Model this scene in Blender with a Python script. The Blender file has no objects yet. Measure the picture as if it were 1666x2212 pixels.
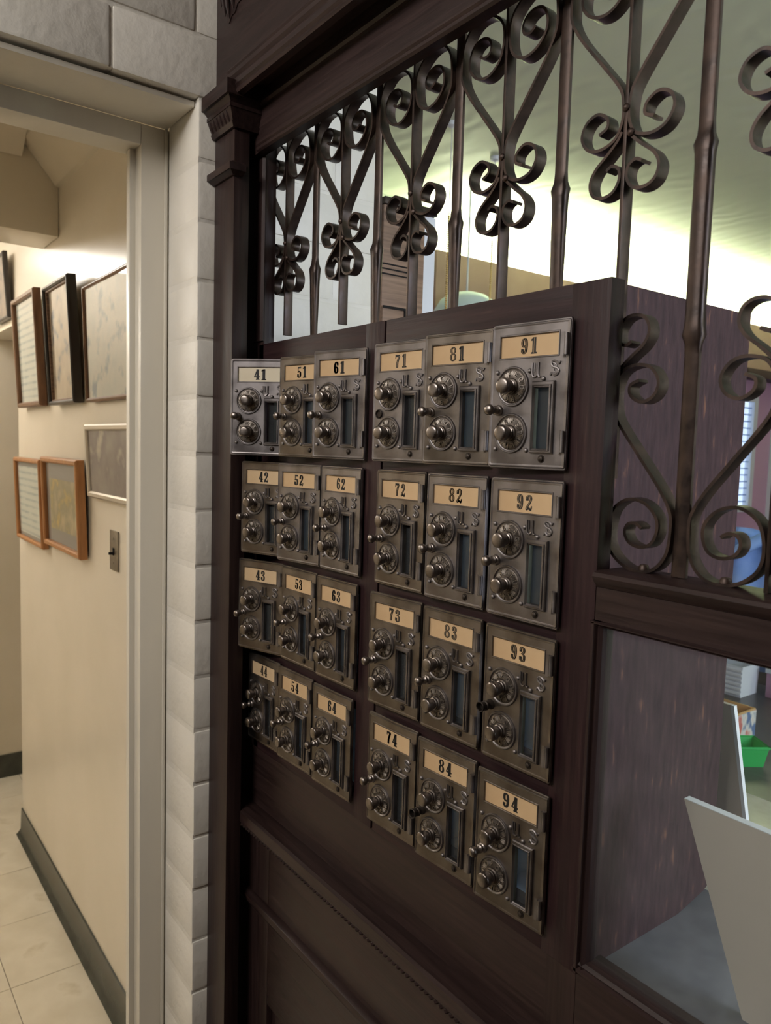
import bpy, bmesh, math, random
from mathutils import Vector, Matrix
random.seed(7)
scene = bpy.context.scene
COL = scene.collection
PI = math.pi

def lin(c):
    c /= 255.0
    return c / 12.92 if c <= 0.04045 else ((c + 0.055) / 1.055) ** 2.4
def rgb(r, g, b):
    return (lin(r), lin(g), lin(b), 1.0)

# ------------------------------------------------------------------ camera, light, exposure
EYE = 1.5                                   # height of the lens above the floor
YAW, PITCH, ROLL, FPX = math.radians(36.976), math.radians(4.79), math.radians(1.674), 1644.8
fwd = Vector((-math.cos(YAW) * math.cos(PITCH), math.sin(YAW) * math.cos(PITCH), -math.sin(PITCH)))
right = fwd.cross(Vector((0, 0, 1))).normalized()
up = right.cross(fwd)
r2 = math.cos(ROLL) * right + math.sin(ROLL) * up
u2 = -math.sin(ROLL) * right + math.cos(ROLL) * up
cam_data = bpy.data.cameras.new('camera')
cam = bpy.data.objects.new('camera', cam_data)
COL.objects.link(cam)
M = Matrix((r2, u2, -fwd)).transposed().to_4x4()
M.translation = (0, 0, EYE)
cam.matrix_world = M
cam_data.sensor_fit = 'HORIZONTAL'
cam_data.sensor_width = 36
cam_data.lens = FPX / 1666 * 36
cam_data.clip_start = 0.02
cam_data.dof.use_dof = True
cam_data.dof.focus_distance = 0.85
cam_data.dof.aperture_fstop = 16.0
scene.camera = cam

world = bpy.data.worlds.new('world')
scene.world = world
world.use_nodes = True
world.node_tree.nodes['Background'].inputs[0].default_value = (0.5, 0.55, 0.6, 1)
world.node_tree.nodes['Background'].inputs[1].default_value = 0.05

vs = scene.view_settings
vs.view_transform = 'Standard'
vs.look = 'None'
vs.gamma = 1
vs.use_curve_mapping = False
vs.exposure = 0.0

def area(name, loc, target, sx, sy, power, color):
    d = bpy.data.lights.new(name, 'AREA')
    d.shape = 'RECTANGLE'; d.size = sx; d.size_y = sy
    d.energy = power; d.color = color
    o = bpy.data.objects.new(name, d)
    COL.objects.link(o)
    o.location = loc
    o.rotation_euler = (Vector(target) - Vector(loc)).to_track_quat('-Z', 'Y').to_euler()
    return o
# lobby ceiling lamp behind and left of the camera, daylight window of the back office
area('lobby_light', (-0.45, -1.0, 2.41), (-0.6, 0.3, 1.5), 0.9, 0.4, 29.0, (1.0, 0.95, 0.90))
area('office_daylight', (1.85, 1.25, 1.8), (-1.2, 1.5, 1.3), 1.3, 1.1, 48.0, (0.80, 0.86, 1.0))
area('office_ceiling_fill', (1.7, 2.6, 2.2), (0.2, 2.6, 2.58), 0.15, 3.4, 20.0, (0.93, 1.0, 0.74))  # unseen fill added to brighten the office ceiling

# ------------------------------------------------------------------ materials
def nodes(name):
    m = bpy.data.materials.new(name)
    m.use_nodes = True
    nt = m.node_tree
    b = nt.nodes['Principled BSDF']
    return m, nt, b, nt.nodes.new, nt.links.new

def mat(name, c1, c2=None, scale=30, rough=0.5, metal=0.0, bump=0.0, bscale=None, stretch=(1, 1, 1),
        lo=0.35, hi=0.65, detail=5, rvar=0.0, spec=0.5, c3=None, bdist=0.002, coat=0.0):
    m, nt, b, N, L = nodes(name)
    b.inputs['Roughness'].default_value = rough
    b.inputs['Metallic'].default_value = metal
    b.inputs['Specular IOR Level'].default_value = spec
    b.inputs['Coat Weight'].default_value = coat
    b.inputs['Coat Roughness'].default_value = 0.12
    tc = N('ShaderNodeTexCoord'); mp = N('ShaderNodeMapping')
    mp.inputs['Scale'].default_value = stretch
    L(tc.outputs['Object'], mp.inputs['Vector'])
    nz = N('ShaderNodeTexNoise')
    nz.inputs['Scale'].default_value = scale; nz.inputs['Detail'].default_value = detail
    L(mp.outputs[0], nz.inputs['Vector'])
    if c2 is None:
        b.inputs['Base Color'].default_value = rgb(*c1)
    else:
        cr = N('ShaderNodeValToRGB')
        cr.color_ramp.elements[0].position = lo; cr.color_ramp.elements[0].color = rgb(*c1)
        cr.color_ramp.elements[1].position = hi; cr.color_ramp.elements[1].color = rgb(*c2)
        if c3:
            e = cr.color_ramp.elements.new(min(0.98, hi + 0.1)); e.color = rgb(*c3)
        L(nz.outputs[0], cr.inputs[0]); L(cr.outputs[0], b.inputs['Base Color'])
    if rvar:
        mr = N('ShaderNodeMapRange')
        mr.inputs['From Min'].default_value = 0.3; mr.inputs['From Max'].default_value = 0.7
        mr.inputs['To Min'].default_value = max(0.02, rough - rvar); mr.inputs['To Max'].default_value = rough + rvar
        L(nz.outputs[0], mr.inputs['Value']); L(mr.outputs[0], b.inputs['Roughness'])
    if bump:
        n2 = N('ShaderNodeTexNoise'); n2.inputs['Scale'].default_value = bscale or scale
        n2.inputs['Detail'].default_value = detail
        L(mp.outputs[0], n2.inputs['Vector'])
        bp = N('ShaderNodeBump'); bp.inputs['Strength'].default_value = bump; bp.inputs['Distance'].default_value = bdist
        L(n2.outputs[0], bp.inputs['Height']); L(bp.outputs[0], b.inputs['Normal'])
    return m

def emis(name, color, strength):
    m, nt, b, N, L = nodes(name)
    b.inputs['Base Color'].default_value = (0.8, 0.8, 0.8, 1)
    b.inputs['Emission Color'].default_value = (*color, 1)
    b.inputs['Emission Strength'].default_value = strength
    return m

WOODX = (3, 60, 60); WOODZ = (60, 60, 3)
m_wood_h = mat('dark_mahogany_horizontal', (39, 27, 26), (54, 39, 37), scale=3, spec=0.3, rough=0.45, bump=0.15, bscale=4, stretch=WOODX, rvar=0.06)
m_wood_v = mat('dark_mahogany_vertical', (39, 27, 26), (54, 39, 37), scale=3, spec=0.3, rough=0.45, bump=0.15, bscale=4, stretch=WOODZ, rvar=0.06)
m_frame_h = mat('worn_case_face_horizontal', (38, 23, 26), (54, 35, 36), scale=3, spec=0.25, rough=0.5, bump=0.2, bscale=4, stretch=WOODX, rvar=0.06, c3=(82, 62, 56))
m_frame_v = mat('worn_case_face_vertical', (38, 23, 26), (54, 35, 36), scale=3, spec=0.25, rough=0.5, bump=0.2, bscale=4, stretch=WOODZ, rvar=0.06, c3=(82, 62, 56))
m_panel = mat('scuffed_purple_brown_board', (50, 33, 38), (68, 47, 51), scale=6, rough=0.62, spec=0.25, bump=0.35, bscale=8, stretch=(26, 26, 6), lo=0.3, hi=0.64, detail=10, c3=(112, 78, 64))
m_inner = mat('light_toned_compartment', (188, 202, 216), (204, 216, 228), scale=6, rough=0.5)  # inner wood made pale and bluish to carry the office light
m_metal = mat('aged_nickel_bronze', (110, 105, 105), (140, 135, 135), scale=38, rough=0.44, metal=1.0, bump=0.12, bscale=260, rvar=0.1, lo=0.32, hi=0.62, bdist=0.0006)
m_metal_b = mat('aged_bronze_floor_tinted', (102, 95, 89), (130, 122, 115), scale=38, rough=0.44, metal=1.0, bump=0.12, bscale=260, rvar=0.1, lo=0.32, hi=0.62, bdist=0.0006)  # browner copy with floor reflection painted in; some upper doors share it
m_dialface = mat('patinated_dial_metal', (80, 73, 68), (116, 108, 102), scale=160, rough=0.5, metal=1.0, bump=0.2, bscale=500, rvar=0.1, bdist=0.0005)
m_letter = mat('worn_letter_metal', (146, 138, 130), (166, 158, 150), scale=120, rough=0.46, metal=1.0)
m_knob = mat('rubbed_knob_metal', (116, 108, 103), (148, 140, 135), scale=90, rough=0.34, metal=1.0, rvar=0.08, bump=0.08, bscale=300, bdist=0.0005)
m_darkmetal = mat('blackened_metal', (44, 38, 34), (62, 54, 48), scale=90, rough=0.5, metal=0.7)
m_void = mat('dark_backing', (18, 15, 15), rough=0.9)
m_card = mat('tan_number_card', (200, 168, 128), (208, 178, 138), scale=25, rough=0.7, bump=0.05, bscale=300)
m_card_white = mat('cream_number_card', (226, 214, 188), (232, 222, 198), scale=25, rough=0.7)
m_card_pale = mat('faded_number_card', (204, 176, 138), (212, 186, 150), scale=25, rough=0.7)
m_ink = mat('black_printing_ink', (14, 13, 13), rough=0.6)
m_iron = mat('brown_black_wrought_iron', (50, 41, 38), (72, 57, 50), scale=60, rough=0.4, metal=0.55, bump=0.2, bscale=200, rvar=0.1, bdist=0.0008)
m_brick = mat('cream_painted_block', (230, 226, 216), (237, 233, 224), scale=10, rough=0.42, bump=0.35, bscale=55, bdist=0.004)
m_mortar = mat('cream_painted_mortar', (226, 222, 212), (233, 229, 220), scale=14, rough=0.5, bump=0.4, bscale=60, bdist=0.004)
m_trim = mat('cream_gloss_trim_paint', (220, 214, 200), (228, 222, 208), scale=8, rough=0.35, bump=0.12, bscale=60, stretch=(1, 1, 0.3), bdist=0.003)
m_hallwall = mat('cream_hall_wall_paint', (226, 216, 198), (232, 222, 205), scale=4, rough=0.3, bump=0.25, bscale=9, bdist=0.004)
m_hallceil = mat('cream_hall_ceiling_paint', (226, 214, 194), rough=0.6)
m_tile = mat('beige_vinyl_tile', (214, 204, 182), (226, 217, 197), scale=7, rough=0.22, detail=8, c3=(206, 194, 168), lo=0.35, hi=0.6)
m_grout = mat('dark_tile_joint', (120, 104, 84), rough=0.8)
m_base = mat('dark_grey_vinyl_base', (60, 62, 56), (72, 74, 66), scale=20, rough=0.25)
m_lobbywall = mat('cream_lobby_wall', (186, 174, 156), rough=0.6)
m_lobbyfloor = mat('dark_lobby_floor', (84, 66, 50), (104, 82, 62), scale=3, rough=0.5, stretch=(2, 20, 20))
m_officeceil, _nt, _b, _N, _L = nodes('swirled_plaster_ceiling')
_b.inputs['Base Color'].default_value = rgb(222, 230, 204); _b.inputs['Roughness'].default_value = 0.55
_tc = _N('ShaderNodeTexCoord'); _nz = _N('ShaderNodeTexNoise'); _nz.inputs['Scale'].default_value = 1.6; _nz.inputs['Distortion'].default_value = 0.6
_wv = _N('ShaderNodeTexWave'); _wv.wave_type = 'RINGS'; _wv.inputs['Scale'].default_value = 3.2; _wv.inputs['Distortion'].default_value = 9; _wv.inputs['Detail'].default_value = 2.5
_ml = _N('ShaderNodeMath'); _ml.operation = 'MULTIPLY'; _bp = _N('ShaderNodeBump'); _bp.inputs['Strength'].default_value = 0.32; _bp.inputs['Distance'].default_value = 0.012
_L(_tc.outputs['Object'], _nz.inputs['Vector']); _L(_tc.outputs['Object'], _wv.inputs['Vector'])
_L(_nz.outputs[0], _ml.inputs[0]); _L(_wv.outputs[1], _ml.inputs[1]); _L(_ml.outputs[0], _bp.inputs['Height']); _L(_bp.outputs[0], _b.inputs['Normal'])
m_officewall = mat('mauve_pink_office_wall', (206, 166, 196), rough=0.6)
m_valance = mat('tan_brown_valance', (150, 122, 108), (162, 134, 120), scale=4, rough=0.6)
m_tablewood = mat('dark_table_top', (58, 54, 52), (74, 68, 64), scale=4, rough=0.35, stretch=(4, 40, 40))
m_counter = mat('beige_laminate_counter', (204, 200, 176), (214, 210, 188), scale=70, rough=0.16)
m_countershade = mat('grey_counter_shade', (112, 112, 118), (126, 126, 132), scale=30, rough=0.12)  # grey of the shaded, reflecting counter near the glass
m_foam = mat('white_foam_board', (206, 192, 180), rough=0.5)
m_foamedge = mat('white_foam_board_edge', (232, 234, 238), rough=0.6)
m_green = mat('green_plastic', (36, 178, 84), rough=0.35)
m_blue = mat('pale_blue_cloth', (120, 158, 222), (160, 188, 234), scale=6, rough=0.9, bump=0.5, bscale=8, bdist=0.02)
m_white = mat('white_plastic', (222, 226, 234), rough=0.5)
m_paleblue = mat('pale_blue_enamel', (214, 232, 240), rough=0.35)
m_mauvebox = mat('mauve_painted_board', (176, 128, 156), rough=0.5)
m_kraft = mat('kraft_cardboard', (206, 166, 112), rough=0.8)
m_print = mat('printed_box_paper', (96, 120, 160), (226, 222, 214), scale=22, rough=0.6, lo=0.42, hi=0.5, c3=(206, 120, 110), stretch=(1, 1, 0.7), detail=2)
m_cab = mat('weathered_oak_cabinet', (116, 92, 76), (148, 120, 100), scale=3, rough=0.55, stretch=(40, 3, 60), bump=0.1, bscale=4)
m_brassy = mat('brass_bead_chain', (196, 166, 104), rough=0.35, metal=0.8)
m_tube = emis('lit_fluorescent_tube', (0.94, 1.0, 0.72), 115.0)
m_halllamp = emis('lit_hall_diffuser', (1.0, 0.955, 0.87), 24.0)
m_chrome = mat('satin_steel_plate', (150, 144, 136), rough=0.32, metal=1.0)

def glass(name, tint, rough, haze):
    m, nt, b, N, L = nodes(name)
    nt.nodes.remove(b)
    out = nt.nodes['Material Output']
    tr = N('ShaderNodeBsdfTransparent'); tr.inputs[0].default_value = (*tint, 1)
    gl = N('ShaderNodeBsdfGlossy'); gl.inputs['Roughness'].default_value = rough
    df = N('ShaderNodeBsdfDiffuse'); df.inputs[0].default_value = (0.55, 0.56, 0.56, 1)
    fr = N('ShaderNodeFresnel'); fr.inputs['IOR'].default_value = 1.45
    tc = N('ShaderNodeTexCoord'); nz = N('ShaderNodeTexNoise'); nz.inputs['Scale'].default_value = 14; nz.inputs['Detail'].default_value = 8
    L(tc.outputs['Object'], nz.inputs['Vector'])
    mr = N('ShaderNodeMapRange'); mr.inputs['From Min'].default_value = 0.3; mr.inputs['From Max'].default_value = 0.8
    mr.inputs['To Min'].default_value = haze * 0.3; mr.inputs['To Max'].default_value = haze * 1.7
    L(nz.outputs[0], mr.inputs['Value'])
    m1 = N('ShaderNodeMixShader'); m2 = N('ShaderNodeMixShader')
    L(mr.outputs[0], m1.inputs[0]); L(tr.outputs[0], m1.inputs[1]); L(df.outputs[0], m1.inputs[2])
    ge = N('ShaderNodeNewGeometry'); inv = N('ShaderNodeMath'); inv.operation = 'SUBTRACT'; inv.inputs[0].default_value = 1.0
    L(ge.outputs['Backfacing'], inv.inputs[1])
    fm = N('ShaderNodeMath'); fm.operation = 'MULTIPLY'
    L(fr.outputs[0], fm.inputs[0]); L(inv.outputs[0], fm.inputs[1])
    L(fm.outputs[0], m2.inputs[0]); L(m1.outputs[0], m2.inputs[1]); L(gl.outputs[0], m2.inputs[2])
    L(m2.outputs[0], out.inputs[0])
    return m
m_pane = glass('dusty_window_glass', (0.93, 0.96, 0.96), 0.06, 0.03)
m_boxglass = glass('box_window_glass', (0.84, 0.92, 0.97), 0.08, 0.03)
m_picglass = glass('picture_glass', (0.98, 0.98, 0.98), 0.04, 0.01)

# ------------------------------------------------------------------ mesh helpers (all heights relative to the lens; Z0 puts them on the floor)
Z0 = EYE
def add_box(bm, x0, x1, y0, y1, z0, z1, bev=0.0):
    vs_ = [bm.verts.new((x, y, z)) for x in (x0, x1) for y in (y0, y1) for z in (z0, z1)]
    fs = [bm.faces.new([vs_[i] for i in f]) for f in ((0, 1, 3, 2), (4, 6, 7, 5), (0, 4, 5, 1), (2, 3, 7, 6), (0, 2, 6, 4), (1, 5, 7, 3))]
    if bev:
        es = list({e for f in fs for e in f.edges})
        bmesh.ops.bevel(bm, geom=es, offset=bev, segments=2, affect='EDGES', profile=0.6)
def add_lathe(bm, prof, seg=24, cap=True):
    """prof: list of (r, h); axis is -Y (towards the viewer)."""
    rings = []
    for r, h in prof:
        rings.append([bm.verts.new((r * math.cos(2 * PI * k / seg), -h, r * math.sin(2 * PI * k / seg))) for k in range(seg)])
    for a, b in zip(rings, rings[1:]):
        for k in range(seg):
            bm.faces.new((a[k], a[(k + 1) % seg], b[(k + 1) % seg], b[k]))
    if cap:
        bm.faces.new(rings[-1])
    return rings
def add_tube(bm, pts, r, seg=8, close_caps=True):
    pts = [Vector(p) for p in pts]
    rings = []
    ref = Vector((0, 1, 0.01)).normalized()
    for i, p in enumerate(pts):
        t = (pts[min(i + 1, len(pts) - 1)] - pts[max(i - 1, 0)]).normalized()
        a = t.cross(ref)
        if a.length < 1e-4: a = t.cross(Vector((1, 0, 0)))
        a.normalize(); b = t.cross(a)
        rr = r[i] if isinstance(r, (list, tuple)) else r
        rings.append([bm.verts.new(p + rr * (math.cos(2 * PI * k / seg) * a + math.sin(2 * PI * k / seg) * b)) for k in range(seg)])
    for A, B in zip(rings, rings[1:]):
        for k in range(seg):
            bm.faces.new((A[k], A[(k + 1) % seg], B[(k + 1) % seg], B[k]))
    if close_caps:
        bm.faces.new(rings[0]); bm.faces.new(rings[-1])
def catmull(P, n=6):
    P = [Vector(p) for p in P]
    out = []
    for i in range(len(P) - 1):
        p0 = P[max(i - 1, 0)]; p1 = P[i]; p2 = P[i + 1]; p3 = P[min(i + 2, len(P) - 1)]
        for k in range(n):
            t = k / n
            out.append(0.5 * ((2 * p1) + (p2 - p0) * t + (2 * p0 - 5 * p1 + 4 * p2 - p3) * t * t + (3 * p1 - p0 - 3 * p2 + p3) * t ** 3))
    out.append(P[-1])
    return out
def add_ribbon(bm, pts, th, dep):
    """strip of flat iron bent in the XZ plane; dep is its width along Y."""
    n = len(pts); rows = []
    for i, p in enumerate(pts):
        t = (pts[min(i + 1, n - 1)] - pts[max(i - 1, 0)]); t = Vector((t[0], t[1])).normalized()
        nx, nz = -t[1] * th / 2, t[0] * th / 2
        rows.append([bm.verts.new((p[0] + s * nx, y, p[1] + s * nz)) for s, y in ((-1, -dep / 2), (1, -dep / 2), (1, dep / 2), (-1, dep / 2))])
    for a, b in zip(rows, rows[1:]):
        for k in range(4):
            bm.faces.new((a[k], a[(k + 1) % 4], b[(k + 1) % 4], b[k]))
    bm.faces.new(rows[0]); bm.faces.new(rows[-1])
def add_extrude_x(bm, prof, x0, x1):
    """moulding: prof is a closed list of (y, z)."""
    a = [bm.verts.new((x0, y, z)) for y, z in prof]; b = [bm.verts.new((x1, y, z)) for y, z in prof]
    n = len(prof)
    for k in range(n): bm.faces.new((a[k], a[(k + 1) % n], b[(k + 1) % n], b[k]))
    bm.faces.new(a); bm.faces.new(b)
def add_extrude_z(bm, prof, z0, z1):
    a = [bm.verts.new((x, y, z0)) for x, y in prof]; b = [bm.verts.new((x, y, z1)) for x, y in prof]
    n = len(prof)
    for k in range(n): bm.faces.new((a[k], a[(k + 1) % n], b[(k + 1) % n], b[k]))
    bm.faces.new(a); bm.faces.new(b)
def add_poly(bm, pts, y0, y1):
    """extrude an XZ polygon between y0 and y1."""
    a = [bm.verts.new((x, y0, z)) for x, z in pts]; b = [bm.verts.new((x, y1, z)) for x, z in pts]
    n = len(pts)
    for k in range(n): bm.faces.new((a[k], a[(k + 1) % n], b[(k + 1) % n], b[k]))
    bm.faces.new(a); bm.faces.new(b)
def mesh_of(name, bm, m, smooth=False, angle=40):
    bmesh.ops.recalc_face_normals(bm, faces=bm.faces)
    me = bpy.data.meshes.new(name); bm.to_mesh(me); bm.free()
    me.materials.append(m)
    if smooth:
        for p in me.polygons: p.use_smooth = True
        try: me.set_sharp_from_angle(angle=math.radians(angle))
        except Exception: pass
    return me
def ob(name, me, parent=None, loc=(0, 0, 0), rot=(0, 0, 0)):
    o = bpy.data.objects.new(name, me); COL.objects.link(o)
    o.location = loc; o.rotation_euler = rot
    if parent: o.parent = parent
    return o
def obj(name, bm, m, parent=None, loc=(0, 0, 0), rot=(0, 0, 0), smooth=False, angle=40):
    return ob(name, mesh_of(name, bm, m, smooth, angle), parent, loc, rot)
def box(name, x0, x1, y0, y1, z0, z1, m, parent=None, bev=0.0, smooth=False):
    """box centred on its own origin so that its texture starts there."""
    bm = bmesh.new()
    cx, cy, cz = (x0 + x1) / 2, (y0 + y1) / 2, (z0 + z1) / 2
    add_box(bm, x0 - cx, x1 - cx, y0 - cy, y1 - cy, z0 - cz, z1 - cz, bev)
    pl = Vector((0, 0, 0))
    return obj(name, bm, m, parent, (cx, cy, cz), smooth=bool(bev))
def empty(name, loc=(0, 0, 0), rot=(0, 0, 0), parent=None):
    o = bpy.data.objects.new(name, None); COL.objects.link(o)
    o.empty_display_size = 0.05; o.location = loc; o.rotation_euler = rot
    if parent: o.parent = parent
    return o
def thing(o, label, cat, group=None):
    o['label'] = label; o['category'] = cat
    if group: o['group'] = group
    return o
def struct(o, label=None):
    o['kind'] = 'structure'
    if label: o['label'] = label
    return o

# ------------------------------------------------------------------ structure: block wall with the hall doorway (plane X = -1.045)
XW, XB = -1.045, -1.16
wall_left = struct(empty('wall_left', (0, 0, Z0)), 'cream painted block wall with a doorway to the hall')
bm = bmesh.new()
add_box(bm, XB + 0.003, XW - 0.0025, 0.4425, 0.7585, -1.5, 0.4785)
add_box(bm, XB + 0.003, XW - 0.0025, -2.6, 0.7585, 0.4815, 0.9445)
add_box(bm, XB + 0.003, XW - 0.004, -2.6, -0.56, -1.5, 0.4815)
obj('mortar', bm, m_mortar, wall_left)
C0, LEN = 0.4785, 0.23
def brick(y0, y1, z0, z1):
    g = 0.0018
    j = lambda s: random.uniform(-s, s)
    box('brick', XB + 0.001, XW + j(0.0012), y0 + g, y1 - g, z0 + g + j(0.0008), z1 - g + j(0.0008), m_brick, wall_left, bev=0.005)
for k in range(-24, 9):
    z0 = C0 + 0.0825 * k; z1 = z0 + 0.0825
    if z0 < -1.5: z0 = -1.5
    z1 = min(z1, 0.944)
    if z1 - z0 < 0.02: continue
    ph = 0.322 if k % 2 == 0 else 0.437
    y_lo = -0.55 if k >= 0 else 0.440
    js = sorted({round(ph + LEN * i, 4) for i in range(-8, 6)})
    js = [y_lo] + [y for y in js if y_lo + 0.03 < y < 0.74] + [0.760]
    for a, b in zip(js, js[1:]): brick(a, b, z0, z1)

door = struct(empty('door_1', (0, 0, Z0)), 'cream metal door frame of the hall opening')
bm = bmesh.new()                                   # jamb: face towards the lobby, inner face towards the opening
add_box(bm, -1.217, -1.161, 0.401, 0.470, -1.5, 0.468, 0.002)
obj('frame_jamb', bm, m_trim, door, smooth=True)
box('frame_jamb', -1.217, -1.161, -0.56, -0.50, -1.5, 0.468, m_trim, door, 0.002)
box('frame_head', -1.2168, -1.1608, -0.50, 0.4012, 0.4375, 0.4682, m_trim, door, 0.002)
box('lintel_soffit', -1.162, -1.058, -0.56, 0.441, 0.4685, 0.4765, m_trim, door, 0.002)
box('door_stop', -1.200, -1.185, 0.392, 0.4015, -1.5, 0.437, m_trim, door, 0.001)
box('caulk_bead', -1.161, -1.157, 0.436, 0.4405, -1.5, 0.4685, m_trim, door, 0.001)

# ------------------------------------------------------------------ structure: hall
YH = 0.60
wall_hall = struct(empty('wall_hall', (0, 0, Z0)), 'cream hall wall hung with pictures')
box('wall_board', -3.03, -1.163, YH, 0.72, -1.5, 0.86, m_hallwall, wall_hall)
box('door_header', -3.9, -3.03, YH, 0.72, 0.41, 0.86, m_hallwall, wall_hall)
wall_far = struct(box('wall_hall_end', -3.72, -3.6, -1.6, 2.2, 0.0, 2.36, m_hallwall))
box('wall_passage', -3.6, -2.92, 2.1, 2.2, 0.0, 2.36, m_hallwall); struct(bpy.data.objects['wall_passage'])
wp = box('wall_passage_side', -3.03, -2.95, 0.7205, 2.1, 0.0, 2.36, m_hallwall); struct(wp)
struct(box('wall_hall_front', -3.72, -1.163, -1.7, -1.6, 0.0, 2.36, m_hallwall))
ceil_hall = struct(empty('ceiling_hall', (0, 0, Z0)), 'cream hall ceiling with a dropped beam')
box('ceiling_board', -3.72, -1.163, -1.7, 0.7204, 0.855, 0.90, m_hallceil, ceil_hall)
box('ceiling_board', -3.72, -2.905, 0.7206, 2.2, 0.855, 0.90, m_hallceil, ceil_hall)
box('dropped_beam', -2.635, -2.442, -1.6, YH - 0.001, 0.594, 0.8545, m_hallwall, ceil_hall, 0.004)
bm = bmesh.new()
add_extrude_x(bm, [(YH, 0.735), (YH - 0.012, 0.738), (YH - 0.02, 0.75), (YH - 0.085, 0.828), (YH - 0.10, 0.84), (YH - 0.10, 0.8545), (YH, 0.8545)], -2.441, -1.164)
obj('cove_moulding', bm, m_hallwall, ceil_hall, smooth=True)
bm = bmesh.new()
for (px_, pz_) in (((-2.441, 0.80), (-2.37, 0.8545)),):
    add_poly(bm, [(-2.441, 0.80), (-2.43, 0.803), (-2.385, 0.84), (-2.36, 0.8545), (-2.441, 0.8545)], -1.6, YH - 0.101)
obj('cove_moulding', bm, m_hallwall, ceil_hall, smooth=True)
floor_hall = struct(empty('floor', (0, 0, 0)), 'beige vinyl tile floor')
bm = bmesh.new(); add_box(bm, -3.72, 2.2, -2.7, 2.2, -0.05, -0.004)
obj('subfloor', bm, m_grout, floor_hall)
box('unseen_dark_floor', -0.938, 2.1, -2.6, 0.498, -0.0039, 0.0, m_lobbyfloor, floor_hall)  # unseen dark floor, put in to cut bounce on the lower boxes
T = 0.305
tile_me = {}
for i in range(-6, 9):
    for j in range(-7, 6):
        x1 = -2.16 + T * (i + 1); y0 = 0.392 + T * (j - 1)
        x0 = x1 - T; y1 = y0 + T
        if x0 < -3.72 or x1 > -0.93 or y1 > 2.15: continue
        if 'm' not in tile_me:
            b_ = bmesh.new(); add_box(b_, -T / 2 + 0.0008, T / 2 - 0.0008, -T / 2 + 0.0008, T / 2 - 0.0008, -0.004, 0.0, 0.0006)
            tile_me['m'] = mesh_of('tile', b_, m_tile)
        ob('tile', tile_me['m'], floor_hall, ((x0 + x1) / 2, (y0 + y1) / 2, random.uniform(-0.0004, 0.0)), (0, 0, random.choice((0, PI / 2, PI, -PI / 2))))
def cove_base(name, x0, x1):
    bm = bmesh.new()
    add_extrude_x(bm, [(YH - 0.0005, 0.0), (YH - 0.022, 0.0), (YH - 0.024, 0.003), (YH - 0.016, 0.010), (YH - 0.008, 0.022), (YH - 0.005, 0.1), (YH - 0.0005, 0.102)], x0, x1)
    o = obj(name, bm, m_base, smooth=True); struct(o); return o
cove_base('baseboard_hall', -3.032, -2.118); cove_base('baseboard_hall', -2.117, -1.2175)
struct(box('baseboard_end', -3.5995, -3.592, -1.6, 2.1, 0.0, 0.102, m_base))

# ------------------------------------------------------------------ structure: lobby shell
struct(box('ceiling_lobby', -1.16, 2.2, -2.7, 0.56, 2.445, 2.5, m_lobbywall))
struct(box('wall_back', -1.16, 2.2, -2.7, -2.6, 0.0, 2.4449, m_lobbywall))
struct(box('wall_right', 2.1, 2.2, -2.6, 0.52, 0.0, 2.4449, m_lobbywall))
struct(box('wall_front', 0.32, 2.1, 0.514, 0.56, 0.0, 2.4449, m_lobbywall))

# ------------------------------------------------------------------ structure: back office
struct(box('wall_office_left', -2.9, -2.7, 2.2001, 6.6, 0.0, 2.2, m_officewall))
struct(box('wall_office_left', -2.9, -2.7, 0.7605, 2.2, 0.0, 2.2, m_officewall))
struct(box('wall_office_upper', -2.9, -2.7, 0.7605, 6.6, 2.2001, 2.58, m_officeceil))
struct(box('wall_office_end', -2.7, 2.1, 6.5, 6.6, 0.0, 2.58, m_officewall))
struct(box('wall_office_right', 2.0, 2.1, 0.56, 6.5, 0.0, 2.58, m_lobbywall))
struct(box('wall_office_near', -2.7, -1.162, 0.7205, 0.76, 0.0, 2.58, m_lobbywall))
struct(box('ceiling_office', -2.9, 2.1, 0.5605, 6.6, 2.58, 2.63, m_officeceil))
struct(box('floor_office', -2.7, 2.1, 2.2001, 6.5, -0.05, 0.0, m_tablewood))

# ------------------------------------------------------------------ post office screen
W = 0.513                                   # front face of the woodwork
scr = thing(empty('post_office_screen', (0, 0, Z0)), 'dark mahogany post office screen with pilaster, cornice, sill and glazed hatch', 'partition')
XR = 0.32
# pilaster
pil = box('pilaster', XW + 0.0005, -0.982, 0.466, 0.489, -1.5, 0.4667 + 0.0317, m_wood_v, scr, 0.0015)
bm = bmesh.new()
def flare(bm, z0, z1, d0, d1, yb=0.512):
    """block around the pilaster whose front and right faces flare from d0 at z0 to d1 at z1."""
    x0, x1, y0, y1 = XW + 0.001, -0.982, 0.466, yb
    a = [bm.verts.new(p) for p in ((x0, y1, z0), (x0, y0 - d0, z0), (x1 + d0, y0 - d0, z0), (x1 + d0, y1, z0))]
    b = [bm.verts.new(p) for p in ((x0, y1, z1), (x0, y0 - d1, z1), (x1 + d1, y0 - d1, z1), (x1 + d1, y1, z1))]
    for k in range(4): bm.faces.new((a[k], a[(k + 1) % 4], b[(k + 1) % 4], b[k]))
    bm.faces.new(a); bm.faces.new(b)
flare(bm, 0.424, 0.430, 0.004, 0.007); flare(bm, 0.430, 0.446, 0.005, 0.012); flare(bm, 0.446, 0.451, 0.013, 0.013)
flare(bm, 0.451, 0.458, 0.011, 0.017); flare(bm, 0.458, 0.476, 0.021, 0.021); flare(bm, 0.476, 0.480, 0.021, 0.014)
cap = obj('capital', bm, m_wood_h, scr)
bm = bmesh.new()
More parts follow.
